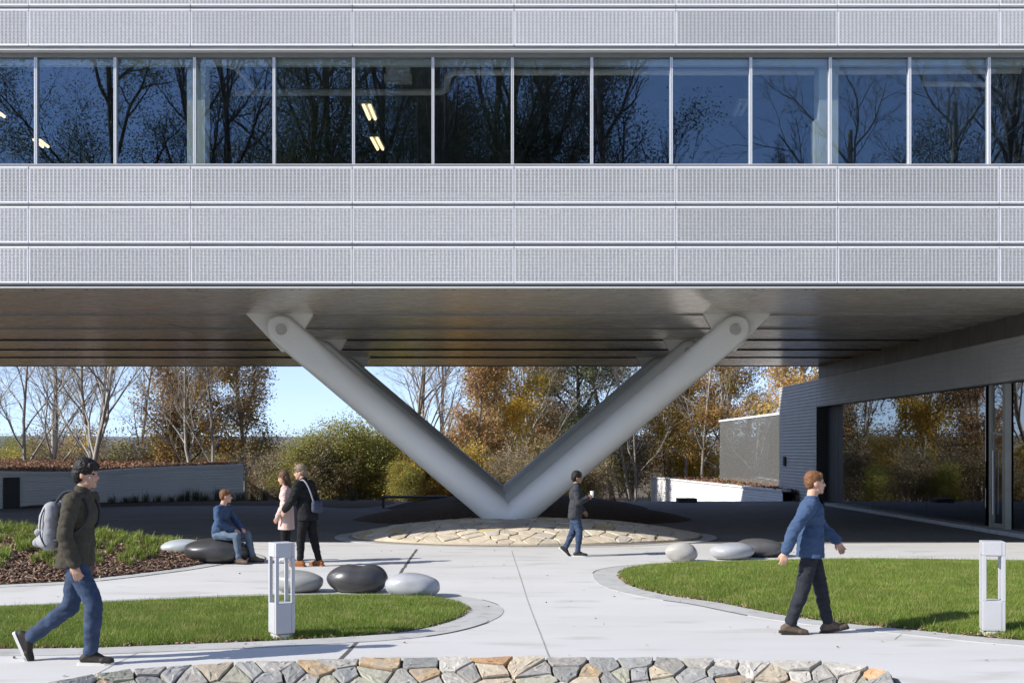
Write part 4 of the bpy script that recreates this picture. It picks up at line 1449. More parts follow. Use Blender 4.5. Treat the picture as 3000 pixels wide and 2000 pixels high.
def person(name_label, loc, heading, height, J, mats, opt=None):
    """J: joints in a 1.75 m body frame, x forward, y left, z up"""
    o_ = dict(voxel=.0095, hair='short', top='jacket', hem=.80, cuff=.0, sole=None, coat=None, seed=1, bulk=1.0)
    o_.update(opt or {})
    S = height / 1.75
    Pv, Nk = Vector(J['pelvis']), Vector(J['neck'])
    sh = {k: Vector(J['sh_' + k]) for k in 'lr'}
    up = (Nk - Pv).normalized()
    lf = sh['l'] - sh['r']; lf = (lf - up * lf.dot(up)).normalized()
    fw = lf.cross(up)
    fr = (fw, lf, up)
    T = (Nk - Pv).length / .53
    bk = o_['bulk']
    torso = [('e', Pv + up * .0, (.115, .160, .12), fr), ('e', Pv + up * .17 * T + fw * .005, (.108 * bk, .143 * bk, .15), fr), ('e', Pv + up * .35 * T - fw * .004, (.12 * bk, .160, .175), fr),
             ('c', sh['l'] - lf * .035, .062, sh['r'] + lf * .035, .062), ('c', Nk - up * .06, .075, Nk + up * .005, .060), ('c', Pv + up * .3 * T - fw * .03, .09, Pv + up * .44 * T - fw * .025, .075)]
    H = Vector(J['head'])
    hy, hp = J.get('hyaw', 0), J.get('hpitch', 0)
    hu = (Matrix.Rotation(hp, 3, 'Y') @ Vector((0, 0, 1)))
    hf = Matrix.Rotation(hy, 3, 'Z') @ (Matrix.Rotation(hp, 3, 'Y') @ Vector((1, 0, 0)))
    hu = (hu - hf * hu.dot(hf)).normalized()
    hl = hu.cross(hf)
    hfr = (hf, hl, hu)
    head = [('e', H + hu * .022 - hf * .012, (.098, .077, .103), hfr), ('e', H + hf * .026 - hu * .040, (.070, .060, .080), hfr), ('e', H + hf * .068 - hu * .095, (.024, .026, .022), hfr),
            ('c', H + hf * .088 + hu * .012, .009, H + hf * .108 - hu * .026, .0125), ('c', H + hf * .074 + hu * .030 + hl * .036, .012, H + hf * .074 + hu * .030 - hl * .036, .012),
            ('e', H + hf * .080 - hu * .060, (.018, .024, .010), hfr), ('e', H + hf * .055 - hu * .022 + hl * .038, (.026, .022, .026), hfr), ('e', H + hf * .055 - hu * .022 - hl * .038, (.026, .022, .026), hfr),
            ('e', H - hf * .008 + hl * .078 - hu * .012, (.020, .009, .031), hfr), ('e', H - hf * .008 - hl * .078 - hu * .012, (.020, .009, .031), hfr),
            ('c', Nk - up * .03, .062, H - hu * .055 - hf * .018, .054)]
    limbs_a, limbs_l, hands, feet = {}, {}, [], {}
    for k, sg in (('l', 1), ('r', -1)):
        e, w = Vector(J['el_' + k]), Vector(J['wr_' + k])
        limbs_a[k] = [('c', sh[k], .056, sh[k].lerp(e, .5), .048), ('c', sh[k].lerp(e, .5), .048, e, .041), ('c', e, .041, e.lerp(w, .35), .041), ('c', e.lerp(w, .35), .041, w, .027)]
        fd = Vector(J.get('fd_' + k, w - e)).normalized()
        pn = Vector(J.get('pn_' + k, (0, -sg, 0)))
        hands += hand(w, fd, pn, J.get('ts_' + k, sg), J.get('curl_' + k, .32))
        hp_ = Pv + lf * (sg * .088) - up * .02
        kn, an = Vector(J['kn_' + k]), Vector(J['an_' + k])
        limbs_l[k] = [('c', hp_, .088, hp_.lerp(kn, .5), .076), ('c', hp_.lerp(kn, .5), .076, kn, .056), ('c', kn, .056, kn.lerp(an, .3), .056), ('c', kn.lerp(an, .3), .056, an, .037)]
        td = Vector(J['td_' + k]).normalized()
        sole_n = Vector((0, 1, 0)).cross(td)
        if sole_n.z > 0: sole_n = -sole_n
        hl_ = an + sole_n * .045 - td * .055
        bl = an + sole_n * .058 + td * .115
        to = an + sole_n * .060 + td * .175
        feet[k] = ([('c', an, .038, hl_, .036), ('c', an, .038, bl, .032), ('c', hl_, .036, bl, .036), ('c', bl, .036, to, .028), ('c', bl + Vector((0, .015, 0)), .03, to + Vector((0, .008, 0)), .025), ('c', bl - Vector((0, .015, 0)), .03, to - Vector((0, .008, 0)), .025)], an, td, sole_n)
    body = blob(torso + head + limbs_a['l'] + limbs_a['r'] + limbs_l['l'] + limbs_l['r'] + hands + feet['l'][0] + feet['r'][0], mats['skin'], 'person', voxel=o_['vbody'] if 'vbody' in o_ else .0085, smooth=3)
    root = link('person', body, None, loc, (0, 0, heading), S)
    tag(root, name_label, 'person', 'people on the plaza')
    vx = o_['voxel']
    # upper garment
    it = o_.get('loose', .022)
    hem = [('c', Pv + up * (o_['hem'] - .93 - .0) + lf * .055, .118 * bk, Pv + up * .12 + lf * .05, .112 * bk), ('c', Pv + up * (o_['hem'] - .93 - .0) - lf * .055, .118 * bk, Pv + up * .12 - lf * .05, .112 * bk)]
    prims = torso[1:] + hem
    for k in 'lr':
        a = limbs_a[k]
        w, e = a[3][3], a[3][1]
        cut = o_['cuff_' + k] if 'cuff_' + k in o_ else .96
        prims += [('c', a[0][1], a[0][2] + .008, a[0][3], a[0][4] + .008), ('c', a[1][1], a[1][2] + .008, a[1][3], a[1][4] + .010), ('c', a[2][1], a[2][2] + .010, a[2][3], a[2][4] + .008),
                  ('c', a[3][1], a[3][2] + .008, a[3][1].lerp(w, cut), a[3][4] + .014)]
    prims = [p for p in prims if not (p[0] == 'c' and p[2] == .075 and p[4] == .060)]
    prims.append(('c', Nk - up * .10, .080, Nk - up * .022, .066))
    link(o_['top'], blob(prims, mats['top'], o_['top'], vx, 4, .010, o_['seed'], it * .6, zmin=(o_['hem'] if Pv.z > .8 else None)), root)
    if o_['coat']:
        z_ = o_['coat']
        c0, c1 = Pv + up * .05, Pv * 1.0
        c1 = Vector((Pv.x - .01, Pv.y, z_))
        cp = [('c', c0 + lf * .05, .135, c1 + lf * .075, .135), ('c', c0 - lf * .05, .135, c1 - lf * .075, .135), ('c', c0, .14, c1 + fw * .03, .15)]
        link('coat_skirt', blob(cp, mats['top'], 'coat_skirt', vx, 5, .004, 4, zmin=z_), root)
    if o_.get('collar'):
        link('collar', blob([('c', Nk - up * .03, .078, Nk + up * .02, .074)], mats['top'], 'collar', vx, 3, .003, 2), root)
    # trousers
    tp_ = [('e', torso[0][1], (.124, .170, .125), fr)]
    for k in 'lr':
        l_ = limbs_l[k]
        kn, an = l_[2][1], l_[3][3]
        fl = o_.get('flare', .058)
        tp_ += [('c', l_[0][1], .100, l_[0][3], .092), ('c', l_[1][1], .092, kn, .080), ('c', kn, .080, kn.lerp(an, .5), fl + .010), ('c', kn.lerp(an, .5), fl + .004, kn.lerp(an, .92), fl)]
    link('trousers', blob(tp_, mats['legs'], 'trousers', vx, 3, .0095, o_['seed'] + 7, 0.0, 8), root)
    for k in 'lr':
        f_, an, td, sn = feet[k]
        so = link('shoe', blob(f_, mats['shoes'], 'shoe', .007, 3, 0, 0, .006), root)
        if mats.get('sole'):
            side = Vector((0, 1, 0))
            mb = MB()
            prof = [(-.105, .030), (-.09, .043), (.05, .045), (.14, .042), (.205, .022), (.215, 0), (.205, -.022), (.14, -.042), (.05, -.045), (-.09, -.043), (-.105, -.030)]
            base = an + sn * .086
            ra = [base + td * a + side * b_ for a, b_ in prof]
            mb.rings([[q + sn * .012 for q in ra], [q - sn * .014 for q in ra]])
            link('sole', mb.mesh('sole', mats['sole']), so)
    # hair
    if o_['hair'] == 'short':
        hp2 = [('e', H + hu * .050 - hf * .020, (.101, .086, .092), hfr), ('e', H + hu * .012 - hf * .050, (.066, .081, .085), hfr), ('c', H + hu * .085 + hf * .045 + hl * .035, .034, H + hu * .085 + hf * .045 - hl * .035, .034)]
    elif o_['hair'] == 'full':
        hp2 = [('e', H + hu * .055 - hf * .018, (.110, .098, .098), hfr), ('e', H + hu * .005 - hf * .055, (.075, .092, .10), hfr), ('c', H + hu * .075 + hf * .055 + hl * .045, .036, H + hu * .075 + hf * .055 - hl * .045, .036)]
    else:
        hp2 = [('e', H + hu * .050 - hf * .020, (.105, .092, .096), hfr), ('e', H - hu * .01 - hf * .055, (.075, .092, .10), hfr), ('c', H - hu * .03 - hf * .06, .075, H - hu * .20 - hf * .065, .055),
               ('c', H + hl * .07 + hu * .02, .03, H + hl * .072 - hu * .14 - hf * .01, .028), ('c', H - hl * .07 + hu * .02, .03, H - hl * .072 - hu * .14 - hf * .01, .028)]
    link('hair', blob(hp2, mats['hair'], 'hair', .006, 1, .006, o_['seed'], 0, 48), root)
    for sg in (-1, 1):
        mb = MB(); add_ell(mb, H + hf * .079 + hl * (sg * .032) + hu * .008, (.010, .014, .008), hfr)
        link('eye', mb.mesh('eye', M['eye_dark'], True), root)
        mb = MB(); add_cap(mb, H + hf * .084 + hl * (sg * .018) + hu * .030, .004, H + hf * .074 + hl * (sg * .048) + hu * .032, .003, 8)
        link('eyebrow', mb.mesh('eyebrow', mats['hair'], True), root)
    mb = MB(); add_ell(mb, H + hf * .092 - hu * .062, (.008, .022, .006), hfr)
    link('mouth', mb.mesh('mouth', M['lip'], True), root)
    return root, S

def gpos(px, py):
    x, y = G(px, py)
    return Vector((x, y, float(gz(y))))
# --- man with a backpack, striding to the right in the left foreground
man_a, Sa = person('man with short black hair, olive jacket and jeans striding right in the left foreground', gpos(222, 1940), R(-3), 1.84,
    dict(pelvis=(0, 0, .94), neck=(.055, 0, 1.475), sh_l=(.06, .185, 1.42), sh_r=(.045, -.185, 1.42), head=(.10, 0, 1.64), hpitch=R(3), hyaw=R(-6),
         el_l=(-.08, .25, 1.14), wr_l=(.02, .24, .90), el_r=(.0, -.245, 1.13), wr_r=(.085, -.235, .885), fd_r=(.25, .05, -1), fd_l=(.3, 0, -1),
         kn_l=(-.085, .09, .475), an_l=(-.46, .085, .195), kn_r=(.20, -.09, .53), an_r=(.165, -.085, .095), td_l=(.42, 0, -.91), td_r=(1, 0, .0)),
    dict(skin=M['skin_a'], top=M['jacket_olive'], legs=M['jeans_blue'], shoes=M['shoe_dark'], sole=M['sole_white'], hair=M['hair_black']),
    dict(hair='full', hem=.84, seed=3, collar=True, voxel=.0092, flare=.066, loose=.03, bulk=1.06, vbody=.008))
def pack(name, who, S, prims, mat, label, cat, strap=None, smat=None):
    me = blob(prims, mat, name, .011, 5, .006, 8)
    o = link(name, me, None, who.location, who.rotation_euler, S)
    tag(o, label, cat)
    if strap:
        for s_ in strap:
            mb = MB(); mb.tube(spline(s_, 6), .013, 8)
            link('strap', mb.mesh('strap', smat or mat, True), o)
    return o
I3 = (V3(1, 0, 0), V3(0, 1, 0), V3(0, 0, 1))
pack('backpack', man_a, Sa, [('e', V3(-.215, 0, 1.20), (.10, .15, .20), I3), ('c', V3(-.20, .08, 1.06), .085, V3(-.18, .08, 1.34), .07), ('c', V3(-.20, -.08, 1.06), .085, V3(-.18, -.08, 1.34), .07), ('c', V3(-.26, -.07, 1.06), .06, V3(-.26, .07, 1.06), .06)],
     M['backpack_grey'], 'pale grey backpack worn by the striding man in the left foreground', 'backpack',
     [[(-.13, s_ * .10, 1.40), (-.05, s_ * .115, 1.487), (.05, s_ * .12, 1.487), (.135, s_ * .115, 1.41), (.165, s_ * .12, 1.30), (.12, s_ * .165, 1.19), (-.02, s_ * .185, 1.10), (-.14, s_ * .13, 1.07)] for s_ in (-1, 1)], M['jacket_grey'])
bp = [o for o in C.objects if o.name == 'backpack'][0]
link('front_pocket', blob([('c', V3(-.315, -.055, 1.05), .045, V3(-.315, .055, 1.05), .045), ('c', V3(-.305, -.055, 1.14), .04, V3(-.305, .055, 1.14), .04)], M['backpack_grey'], 'front_pocket', .009, 3, .004, 3), bp)
mb = MB(); mb.tube(spline([(-.20, -.155, 1.02), (-.245, -.158, 1.12), (-.24, -.150, 1.28), (-.20, -.10, 1.395), (-.19, 0, 1.415), (-.20, .10, 1.395)], 8), .006, 6)
link('zip', mb.mesh('zip', M['jacket_grey'], True), bp)
# --- man in a blue sweater, walking right before the right-hand lawn
person('ginger-haired man in blue sweater and dark trousers walking right beside the right lawn', gpos(2374, 1855), R(-4), 1.75,
    dict(pelvis=(0, 0, .925), neck=(.01, 0, 1.455), sh_l=(.03, .185, 1.40), sh_r=(-.03, -.185, 1.40), head=(.05, 0, 1.625), hyaw=R(4),
         el_l=(.16, .25, 1.15), wr_l=(.335, .22, .985), el_r=(-.22, -.25, 1.14), wr_r=(-.31, -.24, .90), fd_l=(.45, 0, -.9), fd_r=(-.15, 0, -1), curl_l=.4, curl_r=.42,
         kn_l=(.125, .09, .505), an_l=(.205, .085, .10), kn_r=(-.10, -.09, .485), an_r=(-.235, -.085, .105), td_l=(.96, 0, .20), td_r=(.985, 0, -.10)),
    dict(skin=M['skin_b'], top=M['sweater_blue'], legs=M['trousers_dark'], shoes=M['shoe_taupe'], sole=M['shoe_dark'], hair=M['hair_ginger']),
    dict(hair='short', top='sweater', hem=.83, seed=5, vbody=.0085, voxel=.0098, loose=.03, bulk=1.12, cuff_l=.9, cuff_r=.9, flare=.064))
# --- man sitting on the black pebble
person('seated man in blue sweater and faded jeans on a black pebble, facing right', gpos(628, 1655) + V3(0, .42, 0), R(-14), 1.72,
    dict(pelvis=(0, 0, .535), neck=(.055, 0, 1.05), sh_l=(.08, .18, .99), sh_r=(.045, -.18, .99), head=(.12, 0, 1.22), hyaw=R(30),
         el_l=(.20, .24, .76), wr_l=(.36, .14, .635), el_r=(.10, -.245, .74), wr_r=(.31, -.09, .625), fd_l=(.8, -.5, -.25), fd_r=(.85, .4, -.2), pn_l=(0, -.3, -1), pn_r=(0, .3, -1), curl_l=.5, curl_r=.5,
         kn_l=(.47, .14, .525), an_l=(.60, .14, .115), kn_r=(.40, -.13, .505), an_r=(.44, -.13, .10), td_l=(1, .1, 0), td_r=(1, -.15, 0)),
    dict(skin=M['skin_b'], top=M['sweater_blue'], legs=M['jeans_faded'], shoes=M['shoe_taupe'], sole=M['shoe_dark'], hair=M['hair_ginger']),
    dict(hair='short', top='sweater', hem=.93 + .05, seed=6, voxel=.011, vbody=.0105, loose=.028))
# --- couple
man_c, Sc = person('man in black puffer jacket and black trousers standing close to the woman in pink', gpos(900, 1658), R(158), 1.77,
    dict(pelvis=(.0, 0, .94), neck=(.07, 0, 1.465), sh_l=(.08, .185, 1.41), sh_r=(.05, -.185, 1.41), head=(.14, 0, 1.625), hpitch=R(10), hyaw=R(22),
         el_l=(.15, .24, 1.16), wr_l=(.33, .19, .985), el_r=(-.03, -.245, 1.12), wr_r=(.08, -.24, .88), fd_l=(.6, -.1, -.8),
         kn_l=(.07, .09, .50), an_l=(.08, .10, .10), kn_r=(-.06, -.10, .50), an_r=(-.16, -.13, .10), td_l=(1, .05, 0), td_r=(1, -.1, 0)),
    dict(skin=M['skin_b'], top=M['jacket_black'], legs=M['leggings_black'], shoes=M['shoe_brown'], sole=M['shoe_brown'], hair=M['hair_fair']),
    dict(hair='full', hem=.80, seed=9, voxel=.011, vbody=.0105, loose=.042, bulk=1.1, collar=True, flare=.06))
pack('shoulder_bag', man_c, Sc, [('c', V3(-.17, -.02, .98), .055, V3(-.17, -.02, 1.10), .05), ('c', V3(-.17, -.13, .98), .055, V3(-.17, -.13, 1.10), .05), ('c', V3(-.17, .06, .98), .05, V3(-.17, .06, 1.10), .045)],
     M['bag_navy'], 'navy shoulder bag hanging at the back of the man in the black puffer jacket', 'bag',
     [[(-.17, .07, 1.12), (-.10, .13, 1.38), (.02, .12, 1.50), (.15, .05, 1.40), (.18, -.08, 1.22), (.06, -.20, 1.10), (-.15, -.15, 1.08)]], M['backpack_grey'])
person('woman in pale pink coat and black leggings standing at the puffer-jacketed man\'s side', gpos(840, 1648), R(184), 1.66,
    dict(pelvis=(0, 0, .93), neck=(.01, 0, 1.45), sh_l=(.02, .165, 1.395), sh_r=(.02, -.165, 1.395), head=(.06, 0, 1.615), hpitch=R(12),
         el_l=(.02, .225, 1.12), wr_l=(.14, .20, .90), el_r=(.0, -.225, 1.12), wr_r=(.10, -.21, .90),
         kn_l=(.03, .085, .50), an_l=(.0, .085, .10), kn_r=(.02, -.085, .50), an_r=(-.06, -.085, .10), td_l=(1, .05, 0), td_r=(1, -.05, 0)),
    dict(skin=M['skin_b'], top=M['coat_pink'], legs=M['leggings_black'], shoes=M['shoe_white'], hair=M['hair_brown']),
    dict(hair='long', top='coat', hem=.80, coat=.64, seed=11, voxel=.011, vbody=.0105, loose=.03, flare=.05))
# --- walker behind
man_w, Sw = person('dark-haired person in grey jacket and jeans walking right before the stone mound', gpos(1685, 1629), R(-3), 1.62,
    dict(pelvis=(0, 0, .93), neck=(.03, 0, 1.46), sh_l=(.04, .18, 1.405), sh_r=(.02, -.18, 1.405), head=(.045, 0, 1.63), hpitch=R(4),
         el_l=(.03, .235, 1.13), wr_l=(.17, .21, .95), el_r=(.06, -.24, 1.13), wr_r=(.245, -.17, 1.215), fd_r=(.75, .25, .5), pn_r=(.1, 1, 0), curl_r=.75, ts_r=-1,
         kn_l=(-.045, .085, .49), an_l=(-.20, .085, .165), kn_r=(.085, -.09, .515), an_r=(.05, -.085, .10), td_l=(.72, 0, -.66), td_r=(1, 0, 0)),
    dict(skin=M['skin_c'], top=M['jacket_grey'], legs=M['jeans_blue'], shoes=M['shoe_dark'], sole=M['sole_white'], hair=M['hair_black']),
    dict(hair='full', hem=.80, seed=13, voxel=.011, vbody=.0095, loose=.036, bulk=1.05, collar=True, flare=.058))
mb = MB()
mb.rings([[V3(r_ * math.cos(2 * math.pi * i / 18), r_ * math.sin(2 * math.pi * i / 18), z) for i in range(18)] for z, r_ in ((0, .028), (.11, .037))])
cup = link('paper_cup', mb.mesh('paper_cup', M['paper_white'], True), None)
mb = MB()
mb.rings([[V3(r_ * math.cos(2 * math.pi * i / 18), r_ * math.sin(2 * math.pi * i / 18), z) for i in range(18)] for z, r_ in ((.1105, .040), (.118, .040), (.124, .034))])
link('lid', mb.mesh('lid', M['paper_white'], True), cup)
cup.location = man_w.matrix_basis @ V3(.345, -.105, 1.225)
tag(cup, 'white paper cup in the hand of the walker before the stone mound', 'cup')

bpy.data.scenes.remove(WORK)

# ================================================================== LOW PLANTS
def tuft_mesh(name, n, h, spread, w, mats, seed, probs, droop=.5):
    r = np.random.RandomState(seed)
    Vs, mi = [], []
    for i in range(n):
        az = r.uniform(0, 2 * np.pi)
        b0 = np.array((r.normal(0, spread * .30), r.normal(0, spread * .30), -.01))
        L_ = h * r.uniform(.55, 1.1)
        out = r.uniform(.1, 1.0) * spread
        d = np.array((math.cos(az), math.sin(az), 0))
        s_ = np.array((-d[1], d[0], 0)) * w * r.uniform(.6, 1.2) / 2
        p1 = b0 + d * out * .35 + np.array((0, 0, L_ * .65))
        p2 = b0 + d * out + np.array((0, 0, L_ * (1 - droop * r.uniform(0, .5))))
        Vs += [b0 - s_, b0 + s_, p1 + s_ * .8, p1 - s_ * .8, p1 - s_ * .8, p1 + s_ * .8, p2 + s_ * .15, p2 - s_ * .15]
        m = r.choice(4, p=probs)
        mi += [m, m]
    V = np.array(Vs)
    Fq = np.arange(len(V)).reshape(-1, 4)
    return np_mesh(name, V, Fq, mats, mi)
tufts = [tuft_mesh('grass_tuft', 90, .20, .13, .010, GR, 30 + i, [.10, .27, .33, .30]) for i in range(4)]
r = np.random.RandomState(77)
cand = []
lo, hi = bed.min(0), bed.max(0)
while len(cand) < 225:
    q = r.uniform(0, 1, 2) * (hi - lo) + lo
    if not inside(bed, q[None])[0] or edge_dist(bed, q[None])[0] < .16 or abs(q[0]) > q[1] * .46:
        continue
    if q[0] > -6.0 and q[1] < 22.4:
        continue
    # sparser towards the front where the mulch lies open
    if r.uniform() > .20 + .80 * sstep((q[1] - 18.2) / 3.2):
        continue
    if all(np.linalg.norm(q - c) > .19 for c in cand):
        cand.append(q)
for i, q in enumerate(cand):
    o = link('grass_tuft', tufts[i % 4], None, (q[0], q[1], float(h_bed(q[None])[0])), (0, 0, r.uniform(0, 6.28)), r.uniform(.7, 1.35))
    tag(o, 'yellow-green grass tuft growing in the mulch bed at the left', 'grass tuft', 'grass tufts in the mulch bed')
fount = [tuft_mesh('fountain_grass', 130, .62, .34, .012, LEAF['fountain'], 50 + i, [.3, .3, .2, .2], .8) for i in range(3)]
spots = [330, 372, 395, 428, 462, 500, 530, 548, 575, 600, 638, 668, 705, 742, 775, 820, 1000, 1035]
for i, px in enumerate(spots):
    d = 41.0 + 3.6 * min(1, max(0, (px - 150) / 450)) + r.uniform(-.3, .3)
    o = link('fountain_grass', fount[i % 3], None, ((px - CX) * d / F, d, .02), (0, 0, r.uniform(0, 6)), (r.uniform(.6, 1), r.uniform(.6, 1), r.uniform(.55, 1.15)))
    tag(o, 'dark fountain grass clump planted along the curved grey wall', 'grass clump', 'fountain grass by the curved wall')

# planted roofs
def roof_plants(name, poly, zf, n, h, lab, seed):
    r = np.random.RandomState(seed)
    lo, hi = poly.min(0), poly.max(0)
    q = r.uniform(0, 1, (n * 3, 2)) * (hi - lo) + lo
    q = q[inside(poly, q)][:n]
    z = zf(q)
    n = len(q)
    az = r.uniform(0, 6.28, n); hh = h * r.uniform(.4, 1.3, n)
    dx, dy = np.cos(az), np.sin(az)
    b0 = np.stack([q[:, 0], q[:, 1], z - .02], 1)
    s_ = np.stack([-dy, dx, 0 * dx], 1) * .05
    t = b0 + np.stack([dx * hh * .6, dy * hh * .6, hh], 1)
    V = np.stack([b0 - s_, b0 + s_, t + s_ * .7, t - s_ * .7], 1).reshape(-1, 3)
    o = kind(link(name, np_mesh(name, V, np.arange(n * 4).reshape(-1, 4), LEAF['sedum'], r.choice(4, n))), 'stuff')
    o['label'] = lab; o['category'] = 'ground cover'
roof_plants('sedum_cover', roof_l, zroof, 20000, .13, 'russet sedum covering the roof of the low curved building', 8)
roof_plants('sedum_cover', roofq, lambda q: 0 * q[:, 0] + zt - .02, 9000, .12, 'russet sedum on the roof behind the white wall', 9)

lr = np.random.RandomState(91)
n = 260
q = np.stack([lr.uniform(-7, 8.5, n), lr.uniform(9.8, 25, n)], 1)
ok = ~(inside(lawn_l, q) | inside(lawn_r, q) | inside(bed, q))
q = q[ok]; n = len(q)
az = lr.uniform(0, 6.28, n); L_ = lr.uniform(.008, .026, n)
u = np.stack([np.cos(az) * L_, np.sin(az) * L_, lr.normal(0, .004, n)], 1); v = np.stack([-np.sin(az) * L_ * .6, np.cos(az) * L_ * .6, lr.normal(0, .004, n)], 1)
c = np.stack([q[:, 0], q[:, 1], gz(q[:, 1]) + .010], 1)
V = np.stack([c - u, c - v, c + u, c + v], 1).reshape(-1, 3)
o = kind(link('fallen_leaves', np_mesh('fallen_leaves', V, np.arange(n * 4).reshape(-1, 4), [M['chip%d' % i] for i in range(4)], lr.choice(4, n))), 'stuff')
o['label'] = 'tiny brown leaves and specks scattered over the pale paving'; o['category'] = 'leaves'

# ================================================================== TREES
def tree_mesh(seed, H, r0, kids, ang, ratio, first, bark, leaves=None, nleaf=0, lsize=.14, lspread=.35, up=.25, stems=1, flat=1.0):
    rg = random.Random(seed)
    mb = MB()
    anchors = []
    def rv():
        return Vector((rg.gauss(0, 1), rg.gauss(0, 1), rg.gauss(0, 1)))
    def grow(p, d, L_, r_, lev):
        nseg = (7, 6, 4, 3, 2)[min(lev, 4)]
        pts, rad = [p.copy()], [r_]
        q, dd = p.copy(), d.copy()
        end = .45 if lev == 0 else .3
        for i in range(nseg):
            dd = (dd + rv() * (.05 if lev == 0 else .13) + Vector((0, 0, up * (.25 if lev else .1)))).normalized()
            q = q + dd * (L_ / nseg)
            pts.append(q.copy()); rad.append(max(.004, r_ * (1 - (1 - end) * (i + 1) / nseg)))
        if lev == 0:
            rad[0] *= 1.35
        mb.tube(pts, rad, (8, 6, 4, 3, 3)[min(lev, 4)], cap=False)
        if lev >= 2 or lev == len(kids):
            for k in range(1, len(pts)):
                anchors.append((pts[k], lev))
        if lev >= len(kids):
            return
        n = kids[lev]
        for c in range(n):
            f = (first if lev == 0 else .25) + (1 - (first if lev == 0 else .25)) * (c + rg.random() * .8) / n
            f = min(f, .99)
            k = f * nseg
            i = min(int(k), nseg - 1)
            bp = pts[i].lerp(pts[i + 1], k - i)
            td = (pts[i + 1] - pts[i]).normalized()
            side = td.orthogonal().normalized()
            side.rotate(Matrix.Rotation(c * 2.4 + rg.random() * 1.2, 3, td))
            a = ang * rg.uniform(.65, 1.3) * (1 if lev else 1.15 - .35 * f)
            nd = (td * math.cos(a) + side * math.sin(a)).normalized()
            nd.z *= flat; nd.normalize()
            rr = rad[i] * rg.uniform(.45, .68)
            grow(bp, nd, L_ * ratio * rg.uniform(.7, 1.2) * (1.15 - .5 * f if lev == 0 else 1), max(rr, .005), lev + 1)
    for s_ in range(stems):
        a = rg.uniform(0, 6.28)
        lean = .04 if stems == 1 else rg.uniform(.1, .34)
        grow(Vector((rg.gauss(0, .04) * (stems > 1) * 3, rg.gauss(0, .04) * (stems > 1) * 3, -.3)), Vector((math.cos(a) * lean, math.sin(a) * lean, 1)).normalized(), H * rg.uniform(.85, 1.05), r0 * rg.uniform(.75, 1.1), 0)
    trunk = mb.mesh('trunk', bark, True)
    crown = None
    if nleaf:
        r = np.random.RandomState(seed)
        A = np.array([tuple(a[0]) for a in anchors if a[1] >= 2])
        # clumps: some twigs carry many leaves, some hardly any
        wgt = r.gamma(.7, 1.0, len(A)); wgt /= wgt.sum()
        idx = r.choice(len(A), nleaf, p=wgt)
        c = A[idx] + r.normal(0, lspread, (nleaf, 3)) * np.array((1, 1, .75))
        c[:, 2] = np.maximum(c[:, 2], .05)
        u = r.normal(0, 1, (nleaf, 3)); u /= np.linalg.norm(u, axis=1)[:, None]
        v = np.cross(u, r.normal(0, 1, (nleaf, 3))); v /= np.linalg.norm(v, axis=1)[:, None] + 1e-9
        L_ = lsize * r.uniform(.55, 1.35, nleaf)[:, None]; W_ = L_ * r.uniform(.35, .6, nleaf)[:, None]
        V = np.stack([c - u * L_ * .5, c + v * W_ * .5 + u * L_ * .05, c + u * L_ * .5, c - v * W_ * .5 + u * L_ * .05], 1).reshape(-1, 3)
        cl = (np.array([noise.noise(Vector(tuple(a * .6))) for a in A]) * 3).astype(int) % 4
        mi = np.where(r.uniform(0, 1, nleaf) < .55, cl[idx], r.choice(4, nleaf))
        crown = np_mesh('crown', V, np.arange(nleaf * 4).reshape(-1, 4), leaves, mi)
    return trunk, crown
T = {
    'bare_a': tree_mesh(1, 11, .14, (10, 7, 5, 5), .62, .46, .32, M['bark_white'], None),
    'bare_b': tree_mesh(2, 10, .115, (8, 6, 5, 5), .55, .50, .25, M['bark_white'], None, stems=2),
    'bare_c': tree_mesh(3, 11, .12, (10, 7, 5, 4), .70, .42, .20, M['bark_grey'], None),
    'bare_d': tree_mesh(24, 12, .15, (14, 7, 6, 4), .5, .34, .2, M['bark_dark'], None, up=.5),
    'oak_a': tree_mesh(4, 10, .14, (12, 6, 5), .75, .30, .20, M['bark_grey'], LEAF['oak'], 26000, .14, .34, stems=2),
    'oak_b': tree_mesh(5, 10, .15, (13, 6, 5), .70, .29, .18, M['bark_white'], LEAF['oak'], 27000, .14, .36),
    'gold': tree_mesh(6, 10, .15, (12, 6, 4), .60, .29, .16, M['bark_white'], LEAF['gold'], 21000, .14, .34),
    'rust': tree_mesh(7, 11, .14, (12, 6, 4), .55, .29, .16, M['bark_white'], LEAF['rust'], 18000, .14, .34),
    'dark': tree_mesh(8, 11, .18, (14, 7, 4), .95, .36, .08, M['bark_dark'], LEAF['dark'], 34000, .13, .32),
    'olive': tree_mesh(9, 5.2, .11, (9, 6, 4), .80, .52, .10, M['bark_grey'], LEAF['olive'], 27000, .13, .40, stems=3),
    'wood_big': tree_mesh(21, 24, .36, (12, 7, 5), .72, .44, .14, M['bark_dark'], LEAF['dark'], 66000, .12, .50),
    'brush_a': tree_mesh(10, 3.6, .035, (7, 5, 4), .55, .50, .10, M['bark_grey'], LEAF['brush'], 5000, .14, .28, stems=6),
    'brush_b': tree_mesh(11, 3.2, .032, (7, 5, 4), .60, .50, .10, M['bark_white'], LEAF['brush'], 3500, .13, .28, stems=7),
    'brush_gold': tree_mesh(12, 3.4, .03, (7, 5, 4), .60, .50, .10, M['bark_grey'], LEAF['gold'], 6000, .16, .26, stems=5),
}
